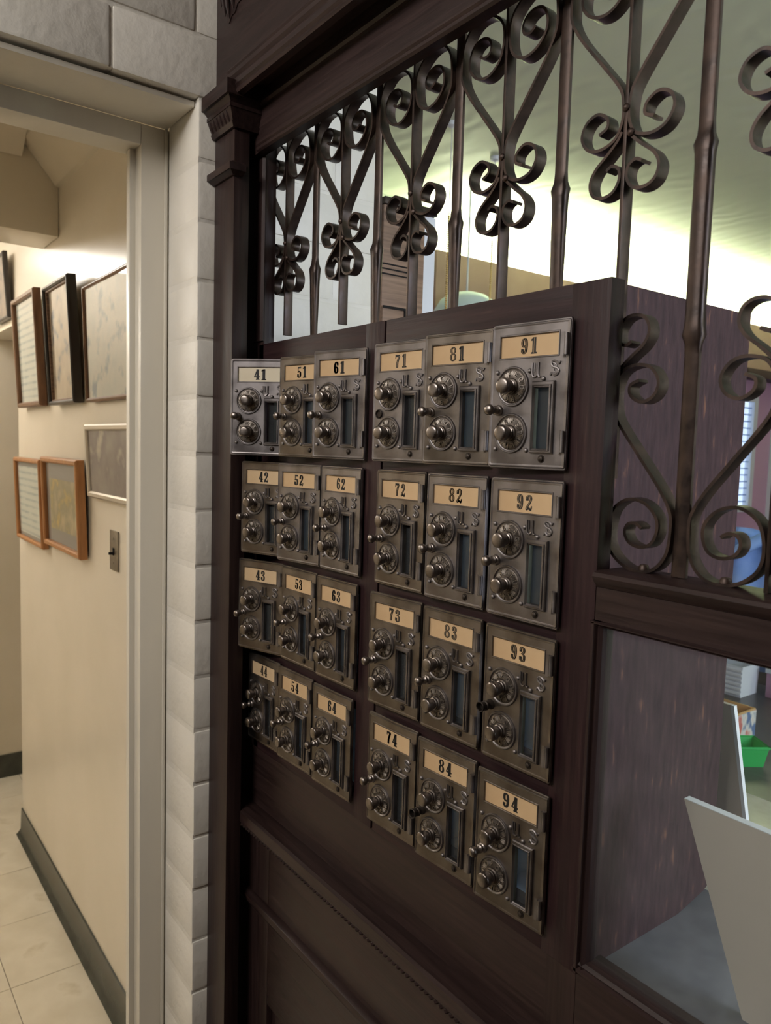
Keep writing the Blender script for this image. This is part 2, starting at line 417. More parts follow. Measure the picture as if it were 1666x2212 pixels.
for i in range(6):
    x = -1.038 + i * 0.0105
    add_tube(bm, [(x, 0.462 - 0.001, 0.4315), (x, 0.4575, 0.438), (x, 0.4555, 0.4445)], [0.0018, 0.0034, 0.0024], 8)
obj('egg_carving', bm, m_wood_h, cap, smooth=True)
bm = bmesh.new()
flare(bm, 0.362, 0.366, 0.003, 0.010, 0.478); flare(bm, 0.366, 0.375, 0.012, 0.012, 0.478); flare(bm, 0.375, 0.380, 0.011, 0.004, 0.478)
obj('collar', bm, m_wood_h, scr)
# upper frieze, cornice, head rail
box('frieze_board', XW + 0.0005, XR, 0.4668, 0.53, 0.4985, 0.9448, m_wood_h, scr, 0.001)
bm = bmesh.new()
add_extrude_x(bm, [(0.468, 0.5005), (0.461, 0.5005), (0.459, 0.497), (0.4605, 0.494), (0.457, 0.491), (0.4565, 0.485), (0.459, 0.481), (0.4575, 0.478), (0.456, 0.470), (0.4585, 0.4665),
                   (0.4575, 0.4635), (0.459, 0.4605), (0.468, 0.460)], -0.992, XR)
obj('cornice_moulding', bm, m_wood_h, scr, smooth=False)
box('cornice_backing', -0.9815, XR, 0.4682, 0.4998, 0.480, 0.4984, m_wood_h, scr)
box('head_rail', XW + 0.001, XR, 0.500, 0.512, 0.3985, 0.4984, m_wood_h, scr)
bm = bmesh.new()
add_extrude_x(bm, [(0.5, 0.4555), (0.4965, 0.456), (0.494, 0.459), (0.4945, 0.463), (0.497, 0.466), (0.5, 0.4665)], -0.981, XR)
obj('rail_bead', bm, m_wood_h, scr, smooth=True)
def stepped(inner, s=1):
    return [(W + 0.0005, inner), (0.512, inner), (0.5095, inner + s * 0.003), (0.5095, inner + s * 0.007), (0.511, inner + s * 0.009),
            (0.509, inner + s * 0.012), (0.509, inner + s * 0.017), (0.5115, inner + s * 0.0195), (W + 0.0005, inner + s * 0.0195)]
bm = bmesh.new(); add_extrude_x(bm, [(y - 0.0128, 0.3986 + (z - 0.4036) * 0.8) for y, z in stepped(0.4036)], -0.978, XR); obj('opening_moulding', bm, m_wood_h, scr)
box('stile', XW + 0.001, -0.979, W, 0.529, -0.4465, 0.4984, m_wood_v, scr)
bm = bmesh.new(); add_extrude_z(bm, [(-0.979 + (x + 0.979) * 1.6, y) for y, x in stepped(-0.979, -1)], 0.146, 0.412); obj('opening_moulding', bm, m_wood_v, scr)
# carved acanthus drop on the frieze
bm = bmesh.new()
add_poly(bm, [(-1.028, 0.660), (-1.026, 0.612), (-1.019, 0.600), (-1.018, 0.589), (-1.010, 0.580), (-1.007, 0.568), (-1.002, 0.566), (-0.994, 0.573), (-0.985, 0.573), (-0.977, 0.581), (-0.966, 0.582), (-0.957, 0.592), (-0.946, 0.594), (-0.936, 0.606), (-0.925, 0.612), (-0.920, 0.660)], 0.4655, 0.467)
def leaf(x0, z0, x1, z1, r, bow):
    mx, mz = (x0 + x1) / 2 + bow * (z1 - z0), (z0 + z1) / 2 - bow * (x1 - x0)
    q = catmull([(x0, 0.466, z0), (mx, 0.461, mz), (x1, 0.4645, z1)], 5)
    add_tube(bm, q, [max(0.0003, r * math.sin(PI * (0.12 + 0.86 * i / (len(q) - 1)))) for i in range(len(q))], 8)
for i in range(9):
    a = i / 8
    leaf(-0.978 + 0.02 * (a - 0.5), 0.630, -1.024 + 0.10 * a, 0.612 - 0.042 * math.exp(-((a - 0.24) / 0.25) ** 2), 0.0044, 0.25 - 0.5 * a)
for i in range(6):
    a = i / 5
    leaf(-0.980, 0.622, -1.012 + 0.062 * a, 0.598 - 0.022 * math.exp(-((a - 0.3) / 0.3) ** 2), 0.0034, 0.35 - 0.7 * a)
obj('carved_ornament', bm, m_wood_h, scr, smooth=True)
# right-hand sill, cross rail and glazed hatch
bm = bmesh.new()
add_extrude_x(bm, [(0.556, -0.0945), (0.514, -0.0945), (0.508, -0.096), (0.506, -0.099), (0.508, -0.103), (0.511, -0.106), (0.5125, -0.108), (0.556, -0.108)], -0.3895, XR)
obj('sill', bm, m_wood_h, scr, smooth=True)
box('cross_rail', -0.3895, XR, W, 0.545, -0.136, -0.1085, m_wood_h, scr)
box('bottom_rail', -0.3895, XR, W, 0.545, -0.508, -0.4405, m_wood_h, scr)
box('stile', -0.4225, -0.3900, W, 0.529, -0.508, -0.4465, m_wood_v, scr)
bm = bmesh.new()
def gm(bm, ax, e, s, lo, hi):
    pr = [(0.514, e), (0.509, e), (0.5065, e + s * 0.002), (0.5065, e + s * 0.0045), (0.510, e + s * 0.006), (0.508, e + s * 0.0085), (0.5105, e + s * 0.011), (0.514, e + s * 0.0125), (0.522, e + s * 0.0125), (0.522, e)]
    if ax == 'x': add_extrude_x(bm, pr, lo, hi)
    else: add_extrude_z(bm, [(b, a) for a, b in pr], lo, hi)
gm(bm, 'z', -0.3900, 1, -0.4405, -0.136); obj('glass_moulding', bm, m_wood_v, scr)
bm = bmesh.new(); gm(bm, 'x', -0.4405, 1, -0.39, XR); obj('glass_moulding', bm, m_wood_h, scr)
bm = bmesh.new(); gm(bm, 'x', -0.136, -0.4, -0.39, XR); obj('glass_moulding', bm, m_wood_h, scr)
pane = box('glass_pane', -0.388, XR - 0.01, 0.5165, 0.5195, -0.439, -0.1365, m_pane, scr)
# wood below the boxes
box('apron_panel', XW + 0.0005, XR, 0.517, 0.53, -0.536, -0.4466, m_wood_h, scr)
bm = bmesh.new()
add_extrude_x(bm, [(0.53, -0.536), (0.492, -0.536), (0.488, -0.538), (0.4875, -0.552), (0.489, -0.555), (0.53, -0.555)], XW + 0.0006, XR)
ledge = obj('chair_rail', bm, m_wood_h, scr)
bm = bmesh.new()
for i in range(170):
    x = -1.036 + i * 0.0078
    add_tube(bm, [(x, 0.4925, -0.5590), (x + 0.003, 0.4900, -0.5565), (x + 0.0068, 0.4915, -0.5545)], [0.0016, 0.0030, 0.0016], 6)
o = obj('rope_carving', bm, m_wood_h, ledge, smooth=True); o['kind'] = 'stuff'
box('lower_stile', XW + 0.0005, -0.936, 0.512, 0.53, -1.5, -0.5555, m_wood_v, scr, 0.0012)
box('lower_rail', -0.9355, XR, 0.512, 0.53, -0.82, -0.5555, m_wood_h, scr, 0.0012)
bm = bmesh.new()
add_extrude_x(bm, [(0.512, -0.668), (0.506, -0.668), (0.502, -0.671), (0.5015, -0.675), (0.504, -0.678), (0.5035, -0.682), (0.507, -0.686), (0.509, -0.691), (0.512, -0.692)], -1.036, XR)
obj('dado_moulding', bm, m_wood_h, scr, smooth=True)
box('lower_panel', -0.9355, XR, 0.522, 0.53, -1.5, -0.8205, m_wood_v, scr)
box('plinth', XW + 0.0005, XR, 0.50, 0.5119, -1.5, -1.36, m_wood_h, scr, 0.002)
box('end_post', XR, XR + 0.06, 0.50, 0.56, -1.5, 0.9448, m_wood_v, scr, 0.002)

# ------------------------------------------------------------------ the two wooden cases behind the little doors
ROW_T = {1: 0.1138, 2: -0.0234, 3: -0.1607, 4: -0.3005}
DH, DW = 0.1285, 0.0845
HX = {9: -0.4238, 8: -0.5146, 7: -0.6051, 6: -0.7227, 5: -0.8119, 4: -0.8991}
LEAN = {9: 0, 8: 0, 7: 0, 6: -0.0036, 5: -0.0046, 4: -0.0046}
def case(name, x0, x1, cols, label):
    c = thing(empty(name, (0, 0, Z0)), label, 'cabinet', 'wooden post box cases')
    y0, y1 = W, 0.530
    zt, zb = 0.1415, -0.4462
    rails = [(0.1035, zt)] + [(ROW_T[r] - 0.0125, ROW_T[r - 1] - DH + 0.0125) for r in (2, 3, 4)] + [(zb, ROW_T[4] - DH + 0.0125)]
    ed = sorted(HX[k] for k in cols)
    xs_ = ed[-1] - 0.0055
    for a, b in rails:
        box('rail', x0, xs_ - 0.0002, y0, y1, a, b, m_frame_h, c, 0.0006)
    box('stile', xs_, x1, y0 - 0.0004, y1, zb, zt, m_frame_v, c, 0.0006)
    st = [(x0, ed[0] - DW + 0.0075)] + [(ed[i] - 0.0055, ed[i + 1] - DW + 0.0075) for i in range(len(ed) - 1)]
    for a, b in st:
        for (r1, r2) in zip(rails, rails[1:]):
            box('stile', a, b, y0 + 0.0004, y1, r2[1] + 0.0001, r1[0] - 0.0001, m_frame_v, c)
    # carcass
    xa, xb = x0, x1 - 0.022
    if cols[0] == 4: xa, xb = x0, x1 - 0.004
    box('side_panel', xa, xa + 0.010, 0.5555, 0.770, -0.472, 0.146, m_panel, c)
    bm = bmesh.new()
    pts = [(0.5555, 0.146), (0.770, 0.146), (0.767, -0.40), (0.7655, -0.452), (0.762, -0.458), (0.752, -0.463), (0.705, -0.4725), (0.5555, -0.4725)]
    a = [bm.verts.new((xb - 0.010, y, z)) for y, z in pts]; b = [bm.verts.new((xb, y, z)) for y, z in pts]
    n = len(pts)
    for k in range(n): bm.faces.new((a[k], a[(k + 1) % n], b[(k + 1) % n], b[k]))
    bm.faces.new(a); bm.faces.new(b)
    obj('side_panel', bm, m_panel, c)
    box('top_board', xa + 0.010, xb - 0.010, 0.5555, 0.768, 0.132, 0.1459, m_panel, c)
    for r in (1, 2, 3, 4):
        z = ROW_T[r] - DH - 0.0045
        box('shelf', xa + 0.0101, xb - 0.0101, 0.5302, 0.762, z - 0.004, z + 0.004, m_inner, c)
    for i in range(len(ed) - 1):
        x = (ed[i] - 0.0055 + ed[i + 1] - DW + 0.0075) / 2
        for r in (1, 2, 3, 4):
            z1 = ROW_T[r] + (0.006 if r > 1 else 0.018); z0 = ROW_T[r] - DH - 0.0004
            box('divider', x - 0.003, x + 0.003, 0.5302, 0.762, z0, z1 - 0.0143 * (r > 1), m_inner, c)
    return c
case('mailbox_case', -0.992, -0.6925, (4, 5, 6), 'dark wooden case holding boxes 41 to 64, beside the pilaster')
case('mailbox_case', -0.6895, -0.390, (7, 8, 9), 'dark wooden case holding boxes 71 to 94, its scuffed side seen through the grille')
def gasket(): pass

# ------------------------------------------------------------------ post office box doors
# door space: x 0 (hinge) .. -DW, z 0 (top) .. -DH, front towards -Y
def U(u): return -DW + u * DW
def V(v): return -v * DH
def plate_with_holes(bm, xs, zs, holes, y0, y1):
    """slab over the grid xs, zs without the hole cells."""
    vf = {}
    def vert(i, j, y):
        k = (i, j, y)
        if k not in vf: vf[k] = bm.verts.new((xs[i], y, zs[j]))
        return vf[k]
    solid = {(i, j) for i in range(len(xs) - 1) for j in range(len(zs) - 1)} - set(holes)
    for (i, j) in solid:
        for y in (y0, y1):
            bm.faces.new((vert(i, j, y), vert(i + 1, j, y), vert(i + 1, j + 1, y), vert(i, j + 1, y)))
        for (di, dj, e) in ((-1, 0, ((i, j), (i, j + 1))), (1, 0, ((i + 1, j), (i + 1, j + 1))), (0, -1, ((i, j), (i + 1, j))), (0, 1, ((i, j + 1), (i + 1, j + 1)))):
            if (i + di, j + dj) not in solid:
                bm.faces.new((vert(*e[0], y0), vert(*e[1], y0), vert(*e[1], y1), vert(*e[0], y1)))
CARD = (0.125, 0.865, 0.088, 0.240)          # u0 u1 v0 v1
WIN = (0.612, 0.792, 0.452, 0.858)
FRM = (0.572, 0.850, 0.408, 0.890)
def add_frame(bm, x0, x1, z0, z1, wl, wr, wt, wb, y0, y1, bev=0.0):
    """rectangular frame with bevelled outer edge."""
    o = [(x0, z0), (x1, z0), (x1, z1), (x0, z1)]
    i_ = [(x0 + wl, z0 + wb), (x1 - wr, z0 + wb), (x1 - wr, z1 - wt), (x0 + wl, z1 - wt)]
    e = bev
    o2 = [(x0 + e, z0 + e), (x1 - e, z0 + e), (x1 - e, z1 - e), (x0 + e, z1 - e)]
    i2 = [(x0 + wl - e, z0 + wb - e), (x1 - wr + e, z0 + wb - e), (x1 - wr + e, z1 - wt + e), (x0 + wl - e, z1 - wt + e)]
    R = [[bm.verts.new((x, y, z)) for x, z in p] for p, y in ((o, y1), (o, y0 + e), (o2, y0), (i2, y0), (i_, y0 + e), (i_, y1))]
    for a, b in zip(R, R[1:]):
        for k in range(4): bm.faces.new((a[k], a[(k + 1) % 4], b[(k + 1) % 4], b[k]))
def plate_mesh(m, latch_hole):
    bm = bmesh.new()
    ux = [0.022, CARD[0], WIN[0], WIN[1], CARD[1], 0.975]; vz = [0.016, CARD[2], CARD[3], WIN[2], WIN[3], 0.984]
    xs = [U(u) for u in ux]; zs = [V(v) for v in vz]
    plate_with_holes(bm, xs, zs, [(1, 1), (2, 1), (3, 1), (2, 3)], -0.0030, 0.0)
    # rolled rim and stepped outer flange with rounded corners
    def rr(ins, r, y):
        P = []
        for cx, cz, a0 in ((-ins - r, -ins - r, 0), (-DW + ins + r, -ins - r, 90), (-DW + ins + r, -DH + ins + r, 180), (-ins - r, -DH + ins + r, 270)):
            for k in range(4):
                a = math.radians(a0 + 30 * k); x = cx + r * math.cos(a)
                P.append((x if x < -DW / 2 else x * (0.35 if ins < 0.004 else 1.0), y, cz + r * math.sin(a)))
        return [bm.verts.new(p) for p in P]
    rings = [rr(0.0, 0.0032, 0.0), rr(0.0, 0.0032, -0.0014), rr(0.0006, 0.003, -0.0022), rr(0.0015, 0.0026, -0.0022), rr(0.0019, 0.0024, -0.0030), rr(0.0023, 0.002, -0.0035),
             rr(0.0031, 0.0016, -0.0035), rr(0.0042, 0.001, -0.0029), rr(0.0042, 0.001, 0.0)]
    n = 16
    for a, b in zip(rings, rings[1:]):
        for k in range(n): bm.faces.new((a[k], a[(k + 1) % n], b[(k + 1) % n], b[k]))
    for k in range(n): bm.faces.new((rings[-1][k], rings[-1][(k + 1) % n], rings[0][(k + 1) % n], rings[0][k]))
    # little sunken lip round the card
    add_frame(bm, U(CARD[0]) - 0.0012, U(CARD[1]) + 0.0012, V(CARD[3]) - 0.0012, V(CARD[2]) + 0.0012, 0.0016, 0.0016, 0.0016, 0.0016, -0.0036, -0.0016, 0.0005)
    return mesh_of('door_plate', bm, m, True, 35)
def stud(bm, u, v, r=0.0021, h=0.0022):
    rs = add_lathe(bm, [(r, 0.0028), (r * 0.95, 0.0028 + h * 0.5), (r * 0.6, 0.0028 + h * 0.9), (0.0002, 0.0028 + h)], 12)
    for ring in rs:
        for w in ring: w.co.x += U(u); w.co.z += V(v)
plates = {False: plate_mesh(m_metal, False), True: plate_mesh(m_metal_b, False)}
bm = bmesh.new()
for u, v in ((0.105, 0.335), (0.525, 0.335), (0.112, 0.868), (0.52, 0.872), (0.665, 0.392)): stud(bm, u, v)
me_studs = mesh_of('stud', bm, m_metal, True)
def one_stud(): 
    bm = bmesh.new(); add_lathe(bm, [(0.0022, 0.0028), (0.002, 0.0042), (0.0012, 0.0049), (0.0002, 0.0051)], 12); return mesh_of('stud', bm, m_metal, True)
me_stud = one_stud()
bm = bmesh.new(); add_lathe(bm, [(0.0036, 0.0028), (0.0034, 0.0034), (0.0025, 0.0034), (0.0023, 0.0046), (0.0012, 0.0052), (0.0002, 0.0053)], 14); me_screw = mesh_of('screw', bm, m_darkmetal, True)
def smooth2(pts, n=5): return [(p[0], p[1]) for p in catmull([(a, b, 0) for a, b in pts], n)]
bm = bmesh.new()                                        # raised initials
def relief(bm, pts, u, v, s, r=0.0010):
    q = smooth2(pts, 4)
    add_tube(bm, [(U(u) + x * s, -0.0033, V(v) + z * s) for x, z in q], r, 7)
s_ = 0.0064
relief(bm, [(-0.62, 1.0), (-0.6, 0.5), (-0.6, -0.4), (-0.4, -0.85), (0.0, -0.9), (0.3, -0.6)], 0.60, 0.332, s_)
relief(bm, [(0.42, 1.0), (0.4, 0.5), (0.4, -0.5), (0.55, -0.9), (0.85, -0.85)], 0.60, 0.332, s_)
relief(bm, [(-0.28, 0.95), (-0.25, 0.5), (-0.25, -0.3)], 0.60, 0.332, s_, 0.0007)
relief(bm, [(0.75, 0.9), (0.55, 0.55), (0.2, 0.85), (-0.3, 0.95), (-0.6, 0.6), (-0.3, 0.2), (0.3, 0.0), (0.6, -0.35), (0.4, -0.8), (-0.1, -0.95), (-0.5, -0.6), (-0.75, -0.95)], 0.835, 0.326, s_)
relief(bm, [(-0.75, 0.85), (-0.3, 0.7), (0.1, 0.5), (0.2, 0.2)], 0.835, 0.326, s_, 0.0006)
relief(bm, [(-0.2, -0.1), (-0.1, -0.5), (0.4, -0.6)], 0.835, 0.326, s_, 0.0006)
me_us = mesh_of('raised_initials', bm, m_metal, True)
bm = bmesh.new()
add_frame(bm, U(FRM[0]), U(FRM[1]), V(FRM[3]), V(FRM[2]), U(WIN[0]) - U(FRM[0]), U(FRM[1]) - U(WIN[1]), V(FRM[2]) - V(WIN[2]), V(WIN[3]) - V(FRM[3]), -0.0056, -0.0028, 0.0009)
add_frame(bm, U(FRM[0]) + 0.0013, U(FRM[1]) - 0.0026, V(FRM[3]) + 0.002, V(FRM[2]) - 0.003, 0.0009, 0.0022, 0.0010, 0.0009, -0.0066, -0.0054, 0.0004)
me_wframe = mesh_of('window_frame', bm, m_metal, True, 30)
bm = bmesh.new(); add_box(bm, U(WIN[0]) - 0.0015, U(WIN[1]) + 0.0015, 0.0002, 0.0022, V(WIN[3]) - 0.0015, V(WIN[2]) + 0.0015); me_wglass = mesh_of('window_glass', bm, m_boxglass)
bm = bmesh.new()
cx0, cx1, cz0, cz1, ch = U(CARD[0]) - 0.0004, U(CARD[1]) + 0.0004, V(CARD[3]) - 0.0004, V(CARD[2]) + 0.0004, 0.0014
card_poly = [(cx0 + ch, cz0), (cx1 - ch, cz0), (cx1, cz0 + ch), (cx1, cz1 - ch * 0.6), (cx1 - ch * 0.6, cz1), (cx0 + ch * 0.6, cz1), (cx0, cz1 - ch * 0.6), (cx0, cz0 + ch)]
add_poly(bm, card_poly, -0.0018, -0.0010)
me_card = mesh_of('number_card', bm, m_card)
me_card_w = me_card.copy(); me_card_w.materials[0] = m_card_white
me_card_p = me_card.copy(); me_card_p.materials[0] = m_card_pale
bm = bmesh.new(); add_box(bm, cx0 - 0.002, cx1 + 0.002, -0.0009, -0.0001, cz0 - 0.002, cz1 + 0.002); me_cardback = mesh_of('card_backing', bm, m_void)
bm = bmesh.new()
rs = add_lathe(bm, [(0.0020, -0.009), (0.0020, 0.009)], 10); bm.faces.new(rs[0])
for v in bm.verts: v.co = Vector((v.co.x, v.co.z - 0.0018, v.co.y))
add_box(bm, -0.0046, -0.0012, -0.0036, -0.0030, -0.0098, 0.0098)
me_hinge = mesh_of('hinge', bm, m_metal, True)
# dials with engraved letters
def text_mesh(ch):
    cu = bpy.data.curves.new('glyph', 'FONT'); cu.body = ch; cu.align_x = 'CENTER'; cu.align_y = 'CENTER'; cu.size = 1.0; cu.extrude = 0.12; cu.resolution_u = 2
    o = bpy.data.objects.new('glyph', cu); COL.objects.link(o)
    dg = bpy.context.evaluated_depsgraph_get(); dg.update()
    me = bpy.data.meshes.new_from_object(o.evaluated_get(dg))
    bpy.data.objects.remove(o); bpy.data.curves.remove(cu)
    return me
def dial_meshes(letters):
    bm = bmesh.new()
    add_lathe(bm, [(0.0178, 0.0), (0.0178, 0.0036), (0.0172, 0.0044), (0.0164, 0.0044), (0.0158, 0.0036), (0.0152, 0.0034), (0.0150, 0.0034)], 48, cap=False)
    me_ring = mesh_of('dial_ring', bm, m_metal, True, 50)
    bm = bmesh.new()
    add_lathe(bm, [(0.0151, 0.0032), (0.0148, 0.0038), (0.0140, 0.0040), (0.0074, 0.0048), (0.0068, 0.0062), (0.0058, 0.0066)], 40)
    me_face = mesh_of('dial', bm, m_dialface, True, 50)
    bm = bmesh.new()
    n = len(letters)
    for i, ch in enumerate(letters):
        g = text_mesh(ch)
        t = bmesh.new(); t.from_mesh(g); bpy.data.meshes.remove(g)
        a = -2 * PI * i / n
        # letters stand upright along the rim, feet towards the knob
        Mx = Matrix.Rotation(-a, 4, 'Y') @ Matrix.Translation((0, -0.0047, 0.0113)) @ Matrix.Rotation(math.radians(90 - 7), 4, 'X') @ Matrix.Diagonal((0.0054, 0.0068, 0.0042, 1))
        for v in t.verts: v.co = Mx @ v.co
        tmp = bpy.data.meshes.new('t'); t.to_mesh(tmp); t.free(); bm.from_mesh(tmp); bpy.data.meshes.remove(tmp)
        for dk in (0.24, 0.37, 0.50, 0.63, 0.76):
            b = a - 2 * PI * dk / n
            r0, r1 = (0.0088, 0.0136) if dk in (0.37, 0.63) else (0.0104, 0.0130)
            add_tube(bm, [(r * math.sin(-b), -(0.0048 - (r - 0.0074) * 0.121) - 0.0001, r * math.cos(b)) for r in (r0, r1)], 0.00042, 5)
    me_let = mesh_of('dial_letters', bm, m_letter)
    return me_ring, me_face, me_let
top_dial = dial_meshes('ABCDEFGHIJ')
low_dial = dial_meshes('LMNOPQRSTU')
bm = bmesh.new()
add_lathe(bm, [(0.0060, 0.0070), (0.0060, 0.0082), (0.0052, 0.0086), (0.0050, 0.0110), (0.0064, 0.0122), (0.0070, 0.0136), (0.0072, 0.0172), (0.0070, 0.0184), (0.0062, 0.0192), (0.0045, 0.0196), (0.0022, 0.0198), (0.0002, 0.01985)], 28)
me_knob = mesh_of('knob', bm, m_knob, True, 50)
bm = bmesh.new()
add_lathe(bm, [(0.0050, 0.0026), (0.0050, 0.0040), (0.0042, 0.0052), (0.0034, 0.0056), (0.0034, 0.0078), (0.0042, 0.0084), (0.0030, 0.0094), (0.0022, 0.0108), (0.0022, 0.0120), (0.0040, 0.0136), (0.0050, 0.0158), (0.0048, 0.0182), (0.0034, 0.0196), (0.0003, 0.0200)], 22)
me_latch = mesh_of('latch_knob', bm, m_knob, True, 50)
bm = bmesh.new()                                       # latch that has lost its end: hollow sleeve
rs = add_lathe(bm, [(0.0048, 0.0026), (0.0048, 0.0044), (0.0036, 0.0056), (0.0036, 0.0090), (0.0046, 0.0096), (0.0046, 0.0112), (0.0038, 0.0118), (0.0042, 0.0140), (0.0050, 0.0176), (0.0046, 0.0180), (0.0038, 0.0176), (0.0030, 0.0140), (0.0012, 0.0136)], 22)
me_latch_hollow = mesh_of('latch_knob', bm, m_darkmetal, True, 50)
bm = bmesh.new(); add_lathe(bm, [(0.0050, 0.0026), (0.0050, 0.0042), (0.0042, 0.0048), (0.0034, 0.0042), (0.0033, 0.0026), (0.0032, 0.0031)], 22); me_latch_ring = mesh_of('latch_socket', bm, m_darkmetal, True, 50)

# bold condensed slab figures drawn with a broad nib
FIG = {
 '1': [([(.26, .03), (.26, .97)], .17, .05), ([(.08, .03), (.44, .03)], .05, .07), ([(.26, .95), (.08, .84)], .06, .07)],
 '2': [([(.11, .72), (.10, .84), (.25, .95), (.38, .86), (.39, .68), (.28, .44), (.13, .22), (.08, .06)], .12, .06), ([(.11, .72), (.12, .74)], .14, .14), ([(.08, .06), (.25, .12), (.40, .05), (.45, .22)], .07, .11)],
 '3': [([(.11, .76), (.14, .90), (.25, .96), (.36, .88), (.36, .66), (.22, .53)], .13, .05), ([(.22, .53), (.37, .45), (.39, .25), (.35, .09), (.23, .04), (.12, .10), (.09, .22)], .13, .05), ([(.11, .75), (.11, .77)], .14, .13), ([(.10, .23), (.10, .25)], .14, .13)],
 '4': [([(.33, .03), (.33, .97)], .16, .04), ([(.30, .95), (.05, .30)], .06, .05), ([(.03, .28), (.50, .28)], .04, .07), ([(.20, .03), (.47, .03)], .05, .06)],
 '5': [([(.12, .92), (.43, .92)], .05, .10), ([(.11, .95), (.11, .52)], .06, .05), ([(.12, .52), (.23, .60), (.36, .52), (.40, .31), (.35, .10), (.22, .04), (.12, .10), (.09, .20)], .13, .05), ([(.10, .22), (.10, .25)], .14, .13)],
 '6': [([(.38, .78), (.34, .92), (.24, .96), (.14, .84), (.10, .60), (.10, .32), (.15, .10), (.25, .04), (.36, .12), (.39, .30), (.35, .48), (.25, .56), (.15, .48)], .13, .05), ([(.38, .76), (.38, .79)], .13, .12)],
 '7': [([(.06, .90), (.45, .90)], .04, .12), ([(.07, .95), (.07, .72)], .05, .05), ([(.42, .88), (.33, .62), (.25, .36), (.23, .03)], .14, .05)],
 '8': [([(.25, .53), (.12, .63), (.11, .84), (.25, .96), (.39, .84), (.38, .63), (.25, .53)], .11, .05), ([(.25, .53), (.10, .42), (.09, .16), (.25, .04), (.41, .16), (.40, .42), (.25, .53)], .12, .05)]}
FIG['9'] = [([(0.5 - x, 1 - z) for x, z in p], a, b) for p, a, b in FIG['6']]
def hull(pts):
    pts = sorted(set((round(x, 5), round(z, 5)) for x, z in pts))
    def half(ps):
        h = []
        for p in ps:
            while len(h) >= 2 and (h[-1][0] - h[-2][0]) * (p[1] - h[-2][1]) - (h[-1][1] - h[-2][1]) * (p[0] - h[-2][0]) <= 0: h.pop()
            h.append(p)
        return h
    lo = half(pts); hi = half(pts[::-1])
    return lo[:-1] + hi[:-1]
def figure_mesh(ch, inline):
    bm = bmesh.new()
    for pts, a, b in FIG[ch]:
        q = smooth2(pts, 6) if len(pts) > 2 else [tuple(p) for p in pts]
        a, b = a * 1.55, b * 1.5
        E = [(a / 2 * math.cos(k * PI / 5), b / 2 * math.sin(k * PI / 5)) for k in range(10)]
        if len(pts) == 2: E = [(-a / 2, -b / 2), (a / 2, -b / 2), (a / 2, b / 2), (-a / 2, b / 2)] if a > 0.1 or b > 0.06 else E
        for p, r in zip(q, q[1:]):
            h = hull([(p[0] + e[0], p[1] + e[1]) for e in E] + [(r[0] + e[0], r[1] + e[1]) for e in E])
            if len(h) > 2: bm.faces.new([bm.verts.new((x, 0, z)) for x, z in h])
    for v in bm.verts: v.co = Vector((v.co.x * 0.0150, -0.00004, v.co.z * 0.0138))
    me = mesh_of('printed_figure', bm, m_ink)
    return me
FIGM = {c: figure_mesh(c, False) for c in '123456789'}
def inline_mesh(ch):
    bm = bmesh.new()
    for pts, a, b in FIG[ch]:
        if a < 0.11 or len(pts) < 2: continue
        q = smooth2(pts, 6) if len(pts) > 2 else [tuple(p) for p in pts]
        if len(pts) == 2 and abs(pts[0][1] - pts[1][1]) < 0.3: continue
        w = 0.009
        for p, r in zip(q, q[1:]):
            if abs(p[1] - r[1]) < 0.35 * abs(p[0] - r[0]): continue
            bm.faces.new([bm.verts.new((x, 0, z)) for x, z in ((p[0] - w - 0.015, p[1]), (p[0] + w - 0.015, p[1]), (r[0] + w - 0.015, r[1]), (r[0] - w - 0.015, r[1]))])
    for v in bm.verts: v.co = Vector((v.co.x * 0.0150, -0.00008, v.co.z * 0.0138))
    return mesh_of('figure_inline', bm, m_card)
INL = {c: inline_mesh(c) for c in '123456789'}

ANG = {41: 42.2, 42: 18.8, 43: 18.9, 44: 2.9, 51: 12.7, 52: 10.7, 53: 2.4, 54: 2.4, 61: 14.5, 62: 1.5, 63: 2.2, 64: 2.2, 71: 7.2, 72: 1.0, 73: 4.8, 74: 2.5,
       81: 9.4, 82: 2.6, 83: 2.3, 84: 3.4, 91: 6.0, 92: 1.8, 93: 1.2, 94: 3.5}
STATE = {41: 'swung wide open', 42: 'half open', 43: 'half open with faded card', 51: 'ajar', 52: 'ajar', 61: 'ajar with green crust', 71: 'ajar with empty latch socket',
         81: 'ajar', 91: 'ajar', 73: 'just ajar', 84: 'with broken black latch', 93: 'with hollow black latch', 44: 'shut with faded card', 82: 'shut with stained corner'}
ROWN = {1: 'top row', 2: 'second row', 3: 'third row', 4: 'bottom row'}
COLN = {4: 'left column of left case', 5: 'middle column of left case', 6: 'right column of left case', 7: 'left column of right case', 8: 'middle column of right case', 9: 'right column of right case'}
def add_part(name, me, parent, loc=(0, 0, 0), rot=(0, 0, 0)):
    return ob(name, me, parent, loc, rot)
rot_rng = random.Random(3)
